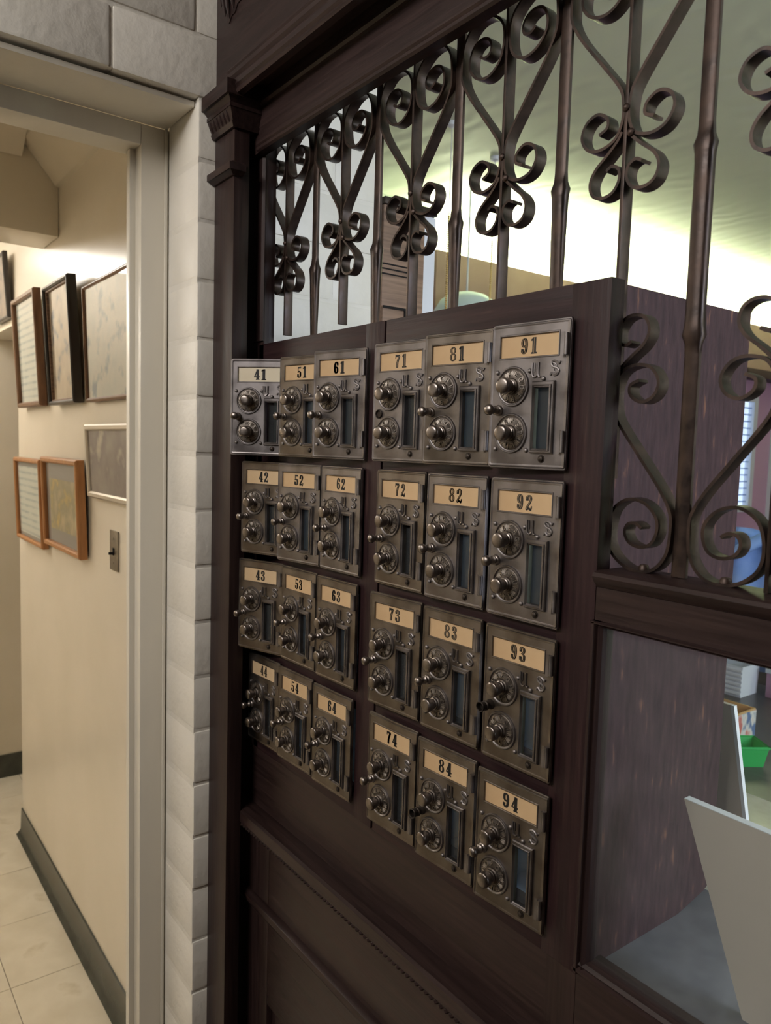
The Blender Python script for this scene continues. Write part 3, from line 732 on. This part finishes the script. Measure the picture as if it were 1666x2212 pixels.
for num in sorted(ANG):
    c, r = num // 10, num % 10
    hx = HX[c] + LEAN[c] * (r - 2.5)
    t = empty('post_office_box', (hx, 0.5095, Z0 + ROW_T[r]), (0, 0, math.radians(ANG[num])))
    thing(t, 'metal box door %d %s, %s, %s' % (num, STATE.get(num, 'shut'), ROWN[r], COLN[c]), 'mailbox', 'numbered post office box doors')
    p = add_part('door_plate', plates[(num * 7) % 3 == 0 or r > 2], t)  # lower rows get the floor-tinted copy
    add_part('raised_initials', me_us, t)
    for u, v in ((0.105, 0.335), (0.525, 0.335), (0.112, 0.868), (0.52, 0.872), (0.70, 0.392)):
        add_part('stud', me_stud, t, (U(u), 0, V(v)))
    add_part('screw', me_screw, t, (U(0.71), 0, V(0.928)))
    add_part('card_backing', me_cardback, t)
    cd = add_part('number_card', me_card_w if num == 41 else me_card_p if num in (42, 43, 44) else me_card, t)
    if num == 41: cd['label'] = 'cream white number card'
    for k, chx in enumerate(str(num)):
        gap = 0.0086 if c < 7 else 0.0092
        x = U(0.492) + (-gap - 0.0 if k == 0 else 0.0012)
        f = add_part('printed_figure', FIGM[chx], cd, (x, -0.0018, V(0.1635) - 0.0069))
        if c >= 7 and r < 4:
            f2 = add_part('figure_inline', INL[chx], cd, (x, -0.0018, V(0.1635) - 0.0069))
    for v, D in ((0.435, top_dial), (0.757, low_dial)):
        loc = (U(0.312), -0.0004, V(v)); a = rot_rng.uniform(0, 2 * PI)
        rg = add_part('dial_ring', D[0], t, loc)
        fc = add_part('dial', D[1], t, loc, (0, a, 0))
        lt = add_part('dial_letters', D[2], fc)
        kn = add_part('knob', me_knob, fc, (0, 0, 0))
    lk = (U(0.135), 0, V(0.597))
    if num == 71: add_part('latch_socket', me_latch_ring, t, lk)['label'] = 'empty dark latch socket'
    elif num in (84, 93): add_part('latch_knob', me_latch_hollow, t, lk)['label'] = 'broken blackened latch stub'
    else: add_part('latch_knob', me_latch, t, lk)
    wf = add_part('window_frame', me_wframe, t)
    add_part('window_glass', me_wglass, wf)
    for v in (0.175, 0.81):
        add_part('hinge', me_hinge, t, (-0.0030, -0.0026, V(v)))

# ------------------------------------------------------------------ wrought iron grille
YG = 0.540
gr = thing(empty('iron_grille', (0, YG, Z0)), 'brown black wrought iron grille of bars and scrolls above the post boxes', 'grille')
DEP, TH = 0.0127, 0.0026
A = [(.026, .266), (.018, .270), (.019, .278), (.029, .2835), (.040, .279), (.044, .268), (.037, .257), (.024, .2535), (.010, .258), (.0034, .270), (.0032, .285), (.008, .299), (.03, .327), (.050, .352),
     (.0605, .370), (.062, .384), (.0595, .403), (.050, .416), (.036, .4205), (.020, .417), (.007, .406), (.0034, .391), (.007, .374), (.016, .365), (.027, .362), (.040, .366), (.049, .376), (.050, .387),
     (.045, .397), (.035, .4005), (.025, .3975), (.0205, .390), (.023, .383), (.030, .3815), (.036, .385)]
B = [(.0032, .262), (.007, .256), (.017, .247), (.028, .238), (.033, .228), (.030, .218), (.021, .2135), (.010, .2155), (.0038, .224), (.0045, .233), (.011, .237), (.017, .2345)]
MIR = 0.3265
def scroll_mesh(path, sx, flip):
    bm = bmesh.new()
    pts = [(sx * x, MIR - z if flip else z, 0) for x, z in path]
    add_ribbon(bm, catmull(pts, 7), TH, DEP)
    return mesh_of('scroll', bm, m_iron, True, 40)
SM = {(k, sx, fl): scroll_mesh({'A': A, 'B': B}[k], sx, fl) for k in 'AB' for sx in (-1, 1) for fl in (False, True)}
bm = bmesh.new(); add_lathe(bm, [(0.0034, 0.0), (0.0032, 0.0014), (0.0018, 0.0026), (0.0002, 0.003)], 12); me_rivet = mesh_of('rivet', bm, m_iron, True)
CX_ = [-0.959 + 0.1395 * i for i in range(9)]
KX_ = [-1.0275 + 0.139 * i for i in range(10)]
for i, c in enumerate(CX_):
    full = i >= 5
    zb = -0.094 if full else (-0.02 if i == 4 else 0.154 if i < 2 else 0.1425)
    bm = bmesh.new(); add_box(bm, -0.0016, 0.0016, -DEP / 2, DEP / 2, zb, 0.428, 0.0004)
    o = obj('bar', bm, m_iron, gr, (c, 0, 0), smooth=True)
    for sx in (-1, 1):
        for k in 'AB':
            ob('scroll', SM[(k, sx, False)], gr, (c, 0, 0))
            if full or (i == 4 and sx == 1):
                ob('scroll', SM[(k, sx, True)], gr, (c, 0, 0))
    ob('rivet', me_rivet, gr, (c, -0.0062, 0.280)); ob('rivet', me_rivet, gr, (c + 0.006, -0.0062, 0.259))
def kbar(z0):
    bm = bmesh.new()
    st = [(z0, .0062, .0026), (0.078, .0062, .0026), (0.086, .0064, .0036), (0.0925, .0084, .0056), (0.100, .0072, .0052), (0.108, .0070, .0048), (0.219, .0070, .0048), (0.227, .0072, .0052), (0.234, .0084, .0056), (0.2405, .0064, .0036), (0.249, .0060, .0026), (0.428, .0060, .0026)]
    st = [s for s in st if s[0] >= z0]
    if st[0][0] > z0: st = [(z0, .0070, .0048)] + st
    rings = []
    for z, a, b in st:
        rings.append([bm.verts.new((x, y, z)) for x, y in ((-a, -b * .6), (-a * .7, -b), (a * .7, -b), (a, -b * .6), (a, b * .6), (a * .7, b), (-a * .7, b), (-a, b * .6))])
    for a, b in zip(rings, rings[1:]):
        for k in range(8): bm.faces.new((a[k], a[(k + 1) % 8], b[(k + 1) % 8], b[k]))
    bm.faces.new(rings[0]); bm.faces.new(rings[-1])
    return mesh_of('bar', bm, m_iron, True, 50)
kb_short, kb_long = kbar(0.142), kbar(-0.094)
for i, k in enumerate(KX_):
    if i == 0:
        bm = bmesh.new(); add_box(bm, -0.006, 0.006, -0.003, 0.003, -0.09, 0.428, 0.0004); obj('bar', bm, m_iron, gr, (k, 0, 0), smooth=True); ob('rivet', me_rivet, gr, (k, -0.003, 0.276)); continue
    ob('bar', kb_long if k > -0.39 else kb_short, gr, (k, 0, 0))
for x in (-0.3335 - 0.031, -0.3335 + 0.039):
    bm = bmesh.new(); add_lathe(bm, [(0.0045, -0.002), (0.0044, 0.002), (0.003, 0.004), (0.0002, 0.0046)], 14)
    o = obj('rivet', bm, m_iron, gr, (x, -0.0, -0.0925), (-PI / 2, 0, 0), smooth=True)

# ------------------------------------------------------------------ hall: pictures, switch, lamp
def art_mat(name, kind):
    m, nt, b, N, L = nodes(name)
    b.inputs['Roughness'].default_value = 0.6
    tc = N('ShaderNodeTexCoord')
    if kind == 'letter':
        wv = N('ShaderNodeTexWave'); wv.bands_direction = 'Z'; wv.inputs['Scale'].default_value = 14; wv.inputs['Distortion'].default_value = 1.0
        nz = N('ShaderNodeTexNoise'); nz.inputs['Scale'].default_value = 14
        ml = N('ShaderNodeMath'); ml.operation = 'MULTIPLY'
        L(tc.outputs['Object'], wv.inputs['Vector']); L(tc.outputs['Object'], nz.inputs['Vector'])
        L(wv.outputs[1], ml.inputs[0]); L(nz.outputs[0], ml.inputs[1])
        cr = N('ShaderNodeValToRGB'); cr.color_ramp.elements[0].position = 0.25; cr.color_ramp.elements[0].color = rgb(222, 226, 214)
        cr.color_ramp.elements[1].position = 0.75; cr.color_ramp.elements[1].color = rgb(150, 170, 172)
        L(ml.outputs[0], cr.inputs[0]); L(cr.outputs[0], b.inputs['Base Color'])
    else:
        cols = {'map': [(206, 190, 160), (190, 170, 140), (92, 98, 110)], 'plan': [(176, 180, 168), (192, 190, 174), (100, 120, 130)],
                'photo': [(150, 140, 130), (120, 106, 104), (206, 196, 176)], 'print': [(196, 180, 140), (150, 140, 104), (206, 176, 84)], 'dark': [(70, 66, 70), (150, 126, 108), (44, 46, 56)]}[kind]
        nz = N('ShaderNodeTexNoise'); nz.inputs['Scale'].default_value = 16 if kind != 'photo' else 10; nz.inputs['Detail'].default_value = 4
        L(tc.outputs['Object'], nz.inputs['Vector'])
        cr = N('ShaderNodeValToRGB'); e = cr.color_ramp.elements
        e[0].position = 0.35; e[0].color = rgb(*cols[0]); e[1].position = 0.55; e[1].color = rgb(*cols[1])
        n_ = e.new(0.66); n_.color = rgb(*cols[2])
        L(nz.outputs[0], cr.inputs[0]); L(cr.outputs[0], b.inputs['Base Color'])
    return m
m_walnut = mat('walnut_frame_wood', (112, 78, 54), (136, 98, 68), scale=4, rough=0.35, stretch=(20, 20, 3))
m_oakf = mat('honey_oak_frame_wood', (166, 112, 66), (188, 132, 82), scale=4, rough=0.35, stretch=(20, 20, 3))
m_ebony = mat('black_frame_lacquer', (44, 38, 36), rough=0.3)
m_silver = mat('champagne_silver_frame', (206, 198, 186), rough=0.3, metal=0.6)
m_mat = mat('grey_mount_card', (150, 146, 140), rough=0.8)
def picture(x0, x1, z0, z1, fm, art, fw, label, roll=0.0, tilt=2.2, depth=0.020, mount=0.0, liner=None):
    w, h = x1 - x0, z1 - z0
    root = empty('framed_picture', ((x0 + x1) / 2, YH - 0.003, Z0 + z0), (math.radians(tilt), math.radians(roll), 0))
    thing(root, label, 'picture', 'framed pictures in the hall')
    bm = bmesh.new(); add_frame(bm, -w / 2, w / 2, 0, h, fw, fw, fw, fw, -depth, -0.002, 0.004)
    obj('frame', bm, fm, root, smooth=True, angle=30)
    bm = bmesh.new(); add_box(bm, -w / 2 + fw * 0.8, w / 2 - fw * 0.8, -0.012, -0.003, fw * 0.8, h - fw * 0.8)
    if mount:
        o = obj('mount', bm, m_mat, root)
        bm = bmesh.new(); add_box(bm, -w / 2 + fw + mount, w / 2 - fw - mount, -0.0128, -0.0119, fw + mount, h - fw - mount * 1.2)
        obj('print_sheet', bm, art, o)
    else:
        obj('print_sheet', bm, art, root)
    if liner:
        bm = bmesh.new(); add_frame(bm, -w / 2 + fw * .9, w / 2 - fw * .9, fw * .9, h - fw * .9, .006, .006, .006, .006, -depth * 0.7, -0.004, 0.001)
        obj('inner_frame', bm, liner, root)
    bm = bmesh.new(); add_box(bm, -w / 2 + fw * 0.8, w / 2 - fw * 0.8, -0.0150, -0.0140, fw * 0.8, h - fw * 0.8)
    obj('picture_glass', bm, m_picglass, root)
    return root
picture(-3.34, -3.083, 0.435, 0.67, m_ebony, art_mat('dark_portrait_print', 'dark'), 0.012, 'black framed dark picture high on the header, cut by the left edge', tilt=4)
picture(-2.90, -2.575, 0.103, 0.465, m_walnut, art_mat('faded_letter_sheet', 'letter'), 0.016, 'walnut framed pale handwritten sheet, leftmost of the upper row', tilt=3, depth=0.026)
picture(-2.455, -2.180, 0.100, 0.443, m_ebony, art_mat('old_tan_map_sheet', 'map'), 0.011, 'dark framed tan old map between walnut frame and wide frame', tilt=3, depth=0.028, liner=m_cab)
picture(-2.095, -1.640, 0.098, 0.395, m_walnut, art_mat('grey_plan_sheet', 'plan'), 0.010, 'wide wood framed grey plan partly hidden by the door jamb', tilt=2)
picture(-2.080, -1.690, -0.150, 0.040, m_silver, art_mat('blurred_street_photograph', 'photo'), 0.016, 'silver framed street photograph above the light switch', roll=0, tilt=3)
picture(-2.945, -2.572, -0.353, -0.068, m_oakf, art_mat('lined_letter_sheet', 'letter'), 0.014, 'honey wood framed pale letter, leftmost of the lower row', tilt=2, depth=0.024, mount=0.012)
picture(-2.540, -2.140, -0.328, -0.056, m_oakf, art_mat('yellow_print_sheet', 'print'), 0.016, 'honey wood framed yellowish print with grey mount in the lower row', tilt=2, depth=0.026, mount=0.04)
sw = thing(empty('light_switch', (-1.919, YH - 0.0005, Z0 - 0.2755)), 'narrow steel light switch plate below the silver frame', 'switch')
bm = bmesh.new(); add_box(bm, -0.032, 0.032, -0.004, 0, -0.0505, 0.0505, 0.0015); obj('switch_plate', bm, m_chrome, sw, smooth=True)
bm = bmesh.new(); add_poly(bm, [(-0.004, 0.006), (0.004, 0.006), (0.004, -0.012), (-0.004, -0.012)], -0.006, -0.0035)
tg = obj('switch_slot', bm, m_void, sw)
bm = bmesh.new(); add_box(bm, -0.003, 0.003, -0.016, -0.004, -0.010, -0.003, 0.001); obj('toggle', bm, m_void, sw, smooth=True)
for z in (0.03, -0.03):
    bm = bmesh.new(); add_lathe(bm, [(0.0034, 0.0038), (0.003, 0.005), (0.0003, 0.0054)], 10); obj('screw', bm, m_chrome, sw, (0, 0, z), smooth=True)
lamp = thing(empty('ceiling_lamp', (-3.37, -0.60, Z0 + 0.8545)), 'long hall ceiling lamp with glowing diffuser beyond the beam', 'lamp')
bm = bmesh.new(); add_box(bm, -0.06, 0.06, -0.96, 0.96, -0.11, -0.0005, 0.004); obj('lamp_base', bm, m_white, lamp, smooth=True)
bm = bmesh.new(); add_box(bm, -0.055, 0.055, -0.93, 0.93, -0.165, -0.1105, 0.015); obj('diffuser', bm, m_halllamp, lamp, smooth=True)

# ------------------------------------------------------------------ back office
XV = -2.7
val = thing(empty('light_valance', (XV, 3.9, Z0)), 'long tan brown light valance along the office wall', 'valance')
box('front_board', 0.10, 0.12, -1.72, 2.58, 0.585, 0.862, m_valance, val)
box('bottom_batten', 0.0005, 0.123, -1.72, 2.58, 0.530, 0.5845, m_wood_h, val)
for yc in (2.85, 4.15, 5.45):
    t = thing(empty('fluorescent_light', (XV + 0.055, yc, Z0 + 0.835)), {2.85: 'glowing fluorescent strip behind the valance, nearest the oak cabinet', 4.15: 'glowing fluorescent strip in the middle of the valance', 5.45: 'glowing fluorescent strip at the far end of the valance'}[yc], 'lamp', 'fluorescent strips behind the valance')
    bm = bmesh.new(); add_box(bm, -0.035, 0.035, -0.6, 0.6, -0.05, -0.0205, 0.003); obj('lamp_housing', bm, m_white, t, smooth=True)
    for sx in (-0.018, 0.018):
        bm = bmesh.new(); add_tube(bm, [(sx, -0.58, 0.0), (sx, 0.58, 0.0)], 0.013, 12); obj('tube', bm, m_tube, t, smooth=True)
        for e in (-0.59, 0.59):
            bm = bmesh.new(); add_box(bm, sx - 0.012, sx + 0.012, e - 0.009, e + 0.009, -0.02, 0.014); obj('tube_holder', bm, m_white, t)
for k, (x, y, zb, lab) in enumerate(((-1.98, 1.72, 0.30, 'gold bead pull chain hanging left of the other'), (-2.10, 2.04, 0.30, 'gold bead pull chain hanging right of the other'))):
    t = thing(empty('pull_chain', (x, y, Z0 + 1.0795)), lab, 'chain', 'pull chains in the office')
    bm = bmesh.new(); add_lathe(bm, [(0.02, -0.0), (0.018, 0.012), (0.004, 0.018)], 12)
    for v in bm.verts: v.co = Vector((v.co.x, v.co.z, v.co.y))
    obj('ceiling_cup', bm, m_white, t, smooth=True)
    bm = bmesh.new(); add_tube(bm, [(0, 0, -0.012), (0, 0, -0.30)], 0.0014, 6); obj('cord', bm, m_white, t)
    bm = bmesh.new()
    n = 70
    for i in range(n):
        z = -0.30 - (0.78 - 0.30) * i / n
        add_tube(bm, [(0, 0, z), (0, 0, z - 0.0022), (0, 0, z - 0.0046), (0, 0, z - 0.0068)], [0.0012, 0.0042, 0.0042, 0.0012], 6)
    o = obj('bead_chain', bm, m_brassy, t, smooth=True); o['kind'] = 'stuff'
# pale blue round-topped clock-like plaque in front of the valance
t = thing(empty('enamel_shade', (-2.38, 2.18, Z0 + 0.615)), 'pale blue rounded enamel shade in front of the tan valance', 'lamp shade')
bm = bmesh.new()
rings = []
for r, h in ((0.15, -0.16), (0.148, -0.10), (0.135, -0.04), (0.11, 0.0), (0.08, 0.022), (0.04, 0.034), (0.001, 0.038)):
    rings.append([bm.verts.new((r * math.cos(2 * PI * k / 28), r * math.sin(2 * PI * k / 28), h)) for k in range(28)])
for a, b in zip(rings, rings[1:]):
    for k in range(28): bm.faces.new((a[k], a[(k + 1) % 28], b[(k + 1) % 28], b[k]))
obj('shade', bm, m_paleblue, t, smooth=True)
bm = bmesh.new(); add_tube(bm, [(0, 0, 0.036), (0, 0, 0.4645)], 0.004, 8); obj('stem', bm, m_white, t)
# louvred oak cabinet at the end of the block wall
cab = thing(empty('oak_cabinet', (-1.04, 0.762, Z0)), 'weathered oak cabinet with vent slots standing behind the left of the grille', 'cabinet')
bm = bmesh.new(); add_box(bm, -0.115, 0.0, 0.0, 0.088, -1.5, 0.400, 0.001); obj('body', bm, m_cab, cab, smooth=True)
bm = bmesh.new(); add_box(bm, -0.12, 0.004, -0.001, 0.112, 0.4005, 0.412, 0.001); obj('top_board', bm, m_darkmetal, cab, smooth=True)
for z in (0.305, 0.297, 0.289):
    bm = bmesh.new(); add_box(bm, -0.001, 0.0008, -0.0005, 0.052, z - 0.0012, z + 0.0012); obj('vent_slot', bm, m_void, cab)
bm = bmesh.new(); add_box(bm, 0.0003, 0.004, 0.0, 0.050, 0.06, 0.236, 0.0005); dr = obj('door', bm, m_cab, cab, smooth=True)
bm = bmesh.new(); add_box(bm, 0.0035, 0.006, 0.0, 0.0475, 0.232, 0.236); add_box(bm, 0.0035, 0.006, 0.0445, 0.0475, 0.06, 0.232); obj('door_edging', bm, m_void, dr)
struct(box('trim_1', -1.155, -1.045, 0.8505, 0.878, 0.0, 1.5 + 0.4003, m_white))
# desk, counter and what stands on them
tb = thing(empty('desk', (-1.0, 1.9, 0)), 'dark wooden table behind the counter', 'table')
bm = bmesh.new(); add_box(bm, -0.75, 0.9, -0.5, 0.62, 0.715, 0.75, 0.004); obj('table_top', bm, m_tablewood, tb, smooth=True)
for sx in (-0.7, 0.85):
    for sy in (-0.45, 0.57):
        bm = bmesh.new(); add_box(bm, sx - 0.03, sx + 0.03, sy - 0.03, sy + 0.03, 0.0, 0.7148, 0.003); obj('leg', bm, m_tablewood, tb, smooth=True)
ct = thing(empty('counter', (-0.35, 0.8, 0)), 'beige glossy laminate counter behind the glass', 'counter')
bm = bmesh.new(); add_box(bm, -0.64, 0.66, -0.268, 0.252, 0.99, 1.0265, 0.002); obj('counter_top', bm, m_counter, ct, smooth=True)
bm = bmesh.new(); add_box(bm, -0.62, 0.64, -0.25, 0.22, 0.0, 0.9899); obj('counter_base', bm, m_wood_v, ct)
t = thing(empty('counter_shade_sheet', (-0.25, 0.66, 1.0267)), 'added glossy grey sheet for the counter shade behind the glass', 'shade sheet')  # added grey sheet in place of the counter's reflection and shade
bm = bmesh.new(); add_box(bm, -0.34, 0.40, -0.118, 0.112, 0.0, 0.0006); obj('shade_sheet', bm, m_countershade, t)
# white boards
t = thing(empty('foam_board', (0, 0, Z0)), 'large white board with slanted left edge standing behind the glass', 'board')
bm = bmesh.new(); add_poly(bm, [(-0.361, -0.305), (-0.08, -0.305), (-0.05, -0.4732), (-0.2955, -0.4732)], 0.616, 0.624); obj('board', bm, m_foam, t)
bm = bmesh.new(); add_poly(bm, [(-0.361, -0.3049), (-0.08, -0.3049), (-0.0802, -0.3043), (-0.3608, -0.3043)], 0.616, 0.624); obj('board_edge', bm, m_foamedge, t)
t = thing(empty('foam_board', (0, 0, Z0)), 'narrow upright white board behind the wooden case', 'board')
bm = bmesh.new(); add_poly(bm, [(-0.58, -0.2705), (-0.4215, -0.2705), (-0.384, -0.4732), (-0.58, -0.4732)], 0.800, 0.806); obj('board', bm, m_foam, t)
bm = bmesh.new(); add_poly(bm, [(-0.4214, -0.2705), (-0.4175, -0.2705), (-0.380, -0.4732), (-0.3839, -0.4732)], 0.8, 0.806); obj('board_edge', bm, m_foamedge, t)
# green tub
t = thing(empty('plastic_tub', (-0.921, 1.825, 0.7502), (0, 0, 0.95)), 'bright green plastic tub on the dark table', 'tub')
bm = bmesh.new()
def taper(bm, w0, d0, w1, d1, z0, z1, th):
    R = []
    for w, d, z in ((w0, d0, z0), (w1, d1, z1), (w1 - th, d1 - th, z1), (w0 - th, d0 - th, z0 + th)):
        R.append([bm.verts.new((sx * w, sy * d, z)) for sx, sy in ((-1, -1), (1, -1), (1, 1), (-1, 1))])
    for a, b in zip(R, R[1:]):
        for k in range(4): bm.faces.new((a[k], a[(k + 1) % 4], b[(k + 1) % 4], b[k]))
    bm.faces.new(R[0]); bm.faces.new(R[-1])
taper(bm, 0.036, 0.030, 0.044, 0.038, 0, 0.050, 0.002); obj('tub_body', bm, m_green, t)
bm = bmesh.new(); add_frame(bm, -0.0465, 0.0465, 0.0, 0.081, .0035, .0035, .0035, .0035, -0.003, 0.003, 0.001)
for v in bm.verts: v.co = Vector((v.co.x, v.co.z - 0.0405, v.co.y + 0.050))
obj('rim', bm, m_green, t)
# patterned box
t = thing(empty('cardboard_box', (-1.07, 1.90, 0.7502)), 'open tan cardboard box with printed colourful sides behind the green tub', 'box')
bm = bmesh.new(); taper(bm, 0.085, 0.10, 0.086, 0.101, 0, 0.086, 0.004); obj('box_wall', bm, m_kraft, t)
bm = bmesh.new(); add_box(bm, -0.087, 0.0875, -0.1035, -0.1015, 0.002, 0.082); add_box(bm, 0.0862, 0.0878, -0.1012, 0.1012, 0.002, 0.082); obj('printed_wrap', bm, m_print, t)
# chair with pale blue jacket, crate, mauve box
t = thing(empty('office_chair', (-1.38, 2.92, 0)), 'chair draped with a pale blue jacket beyond the table', 'chair')
bm = bmesh.new(); add_box(bm, -0.22, 0.22, -0.18, 0.24, 0.42, 0.47, 0.015); obj('seat', bm, m_tablewood, t, smooth=True)
bm = bmesh.new(); add_box(bm, -0.22, 0.22, -0.21, -0.18, 0.50, 1.14, 0.012); obj('backrest', bm, m_tablewood, t, smooth=True)
for sx in (-0.2, 0.2):
    for sy in (-0.195, 0.2):
        bm = bmesh.new(); add_box(bm, sx - 0.018, sx + 0.018, sy - 0.015, sy + 0.015, 0.0, 0.4199 if sy > 0 else 0.52); obj('leg', bm, m_tablewood, t)
jk = thing(empty('jacket', (-1.38, 2.66, 0)), 'pale blue jacket hung over the chair back', 'jacket')
bm = bmesh.new()
nx, nz = 22, 16
g = [[None] * (nz + 1) for _ in range(nx + 1)]
for i in range(nx + 1):
    for j in range(nz + 1):
        u = i / nx * 2 - 1; v = j / nz
        hw = 0.27 - 0.10 * v ** 3
        x = u * hw; z = 0.76 + 0.50 * v - 0.10 * v * v * u * u
        y = -0.035 - 0.02 * math.sin(u * 9 + v * 2) - 0.03 * (1 - u * u) * math.sin(v * 3.0)
        g[i][j] = bm.verts.new((x, y, z))
for i in range(nx):
    for j in range(nz): bm.faces.new((g[i][j], g[i + 1][j], g[i + 1][j + 1], g[i][j + 1]))
body = obj('jacket_body', bm, m_blue, jk, smooth=True)
sol = body.modifiers.new('cloth_thickness', 'SOLIDIFY'); sol.thickness = 0.012
for sx in (-1, 1):
    bm = bmesh.new(); add_tube(bm, catmull([(sx * 0.20, -0.05, 1.19), (sx * 0.27, -0.07, 1.08), (sx * 0.28, -0.09, 0.95), (sx * 0.26, -0.10, 0.84)], 4), 0.045, 12); obj('sleeve', bm, m_blue, jk, smooth=True)
bm = bmesh.new(); add_tube(bm, catmull([(-0.09, -0.07, 1.23), (-0.05, -0.095, 1.20), (0.0, -0.10, 1.17), (0.05, -0.095, 1.20), (0.09, -0.07, 1.23)], 4), 0.022, 10); obj('collar', bm, m_blue, jk, smooth=True)
t = thing(empty('plastic_crate', (-1.262, 2.36, 0.7502)), 'white slatted plastic crate on the back of the table', 'crate')
bm = bmesh.new(); taper(bm, 0.075, 0.05, 0.078, 0.053, 0, 0.098, 0.004); obj('crate_wall', bm, m_white, t)
for i in range(6):
    bm = bmesh.new(); add_box(bm, -0.077, 0.077, -0.057, -0.0535, 0.010 + i * 0.0145, 0.017 + i * 0.0145); obj('slat', bm, m_foamedge, t)
t = thing(empty('storage_box', (-1.04, 2.44, 0.7502)), 'mauve painted box on the back of the table', 'box')
bm = bmesh.new(); add_box(bm, -0.11, 0.15, -0.05, 0.06, 0.0, 0.078, 0.003); obj('box_body', bm, m_mauvebox, t, smooth=True)
bm = bmesh.new(); add_box(bm, -0.113, 0.153, -0.053, 0.063, 0.0782, 0.096, 0.002); obj('lid', bm, m_white, t, smooth=True)
# window with blinds on the pink wall
win = struct(empty('window_1', (XV, 4.97, Z0)), 'window with pale blue blinds on the pink office wall')
box('window_frame', 0.0005, 0.05, -0.42, -0.36, -0.36, 0.42, m_white, win); box('window_frame', 0.0005, 0.05, 0.11, 0.16, -0.36, 0.42, m_white, win)
box('window_frame', 0.0005, 0.05, -0.36, 0.11, 0.38, 0.42, m_white, win); box('window_frame', 0.0005, 0.05, -0.36, 0.11, -0.36, -0.32, m_white, win)
m_daylight = emis('daylit_pane', (0.62, 0.78, 1.0), 0.9)
box('pane', 0.0005, 0.008, -0.36, 0.11, -0.32, 0.38, m_daylight, win)
bm = bmesh.new(); add_box(bm, 0.015, 0.035, -0.355, 0.105, -0.003, 0.003)
for v in bm.verts: pass
sl = mesh_of('blind_slat', bm, m_blue)
for i in range(15):
    ob('blind_slat', sl, win, (0, 0, -0.29 + i * 0.045))
struct(box('door_2', XV + 0.0005, XV + 0.045, 5.42, 6.2, 0.0, 1.5 + 0.45, m_white))
bm = bmesh.new(); add_box(bm, 0.0451, 0.052, -0.3, 0.3, -0.05, 0.40, 0.002); obj('door_pane', bm, m_tablewood, bpy.data.objects['door_2'], (0, 0, 0), smooth=True)
print('objects', len(bpy.data.objects))
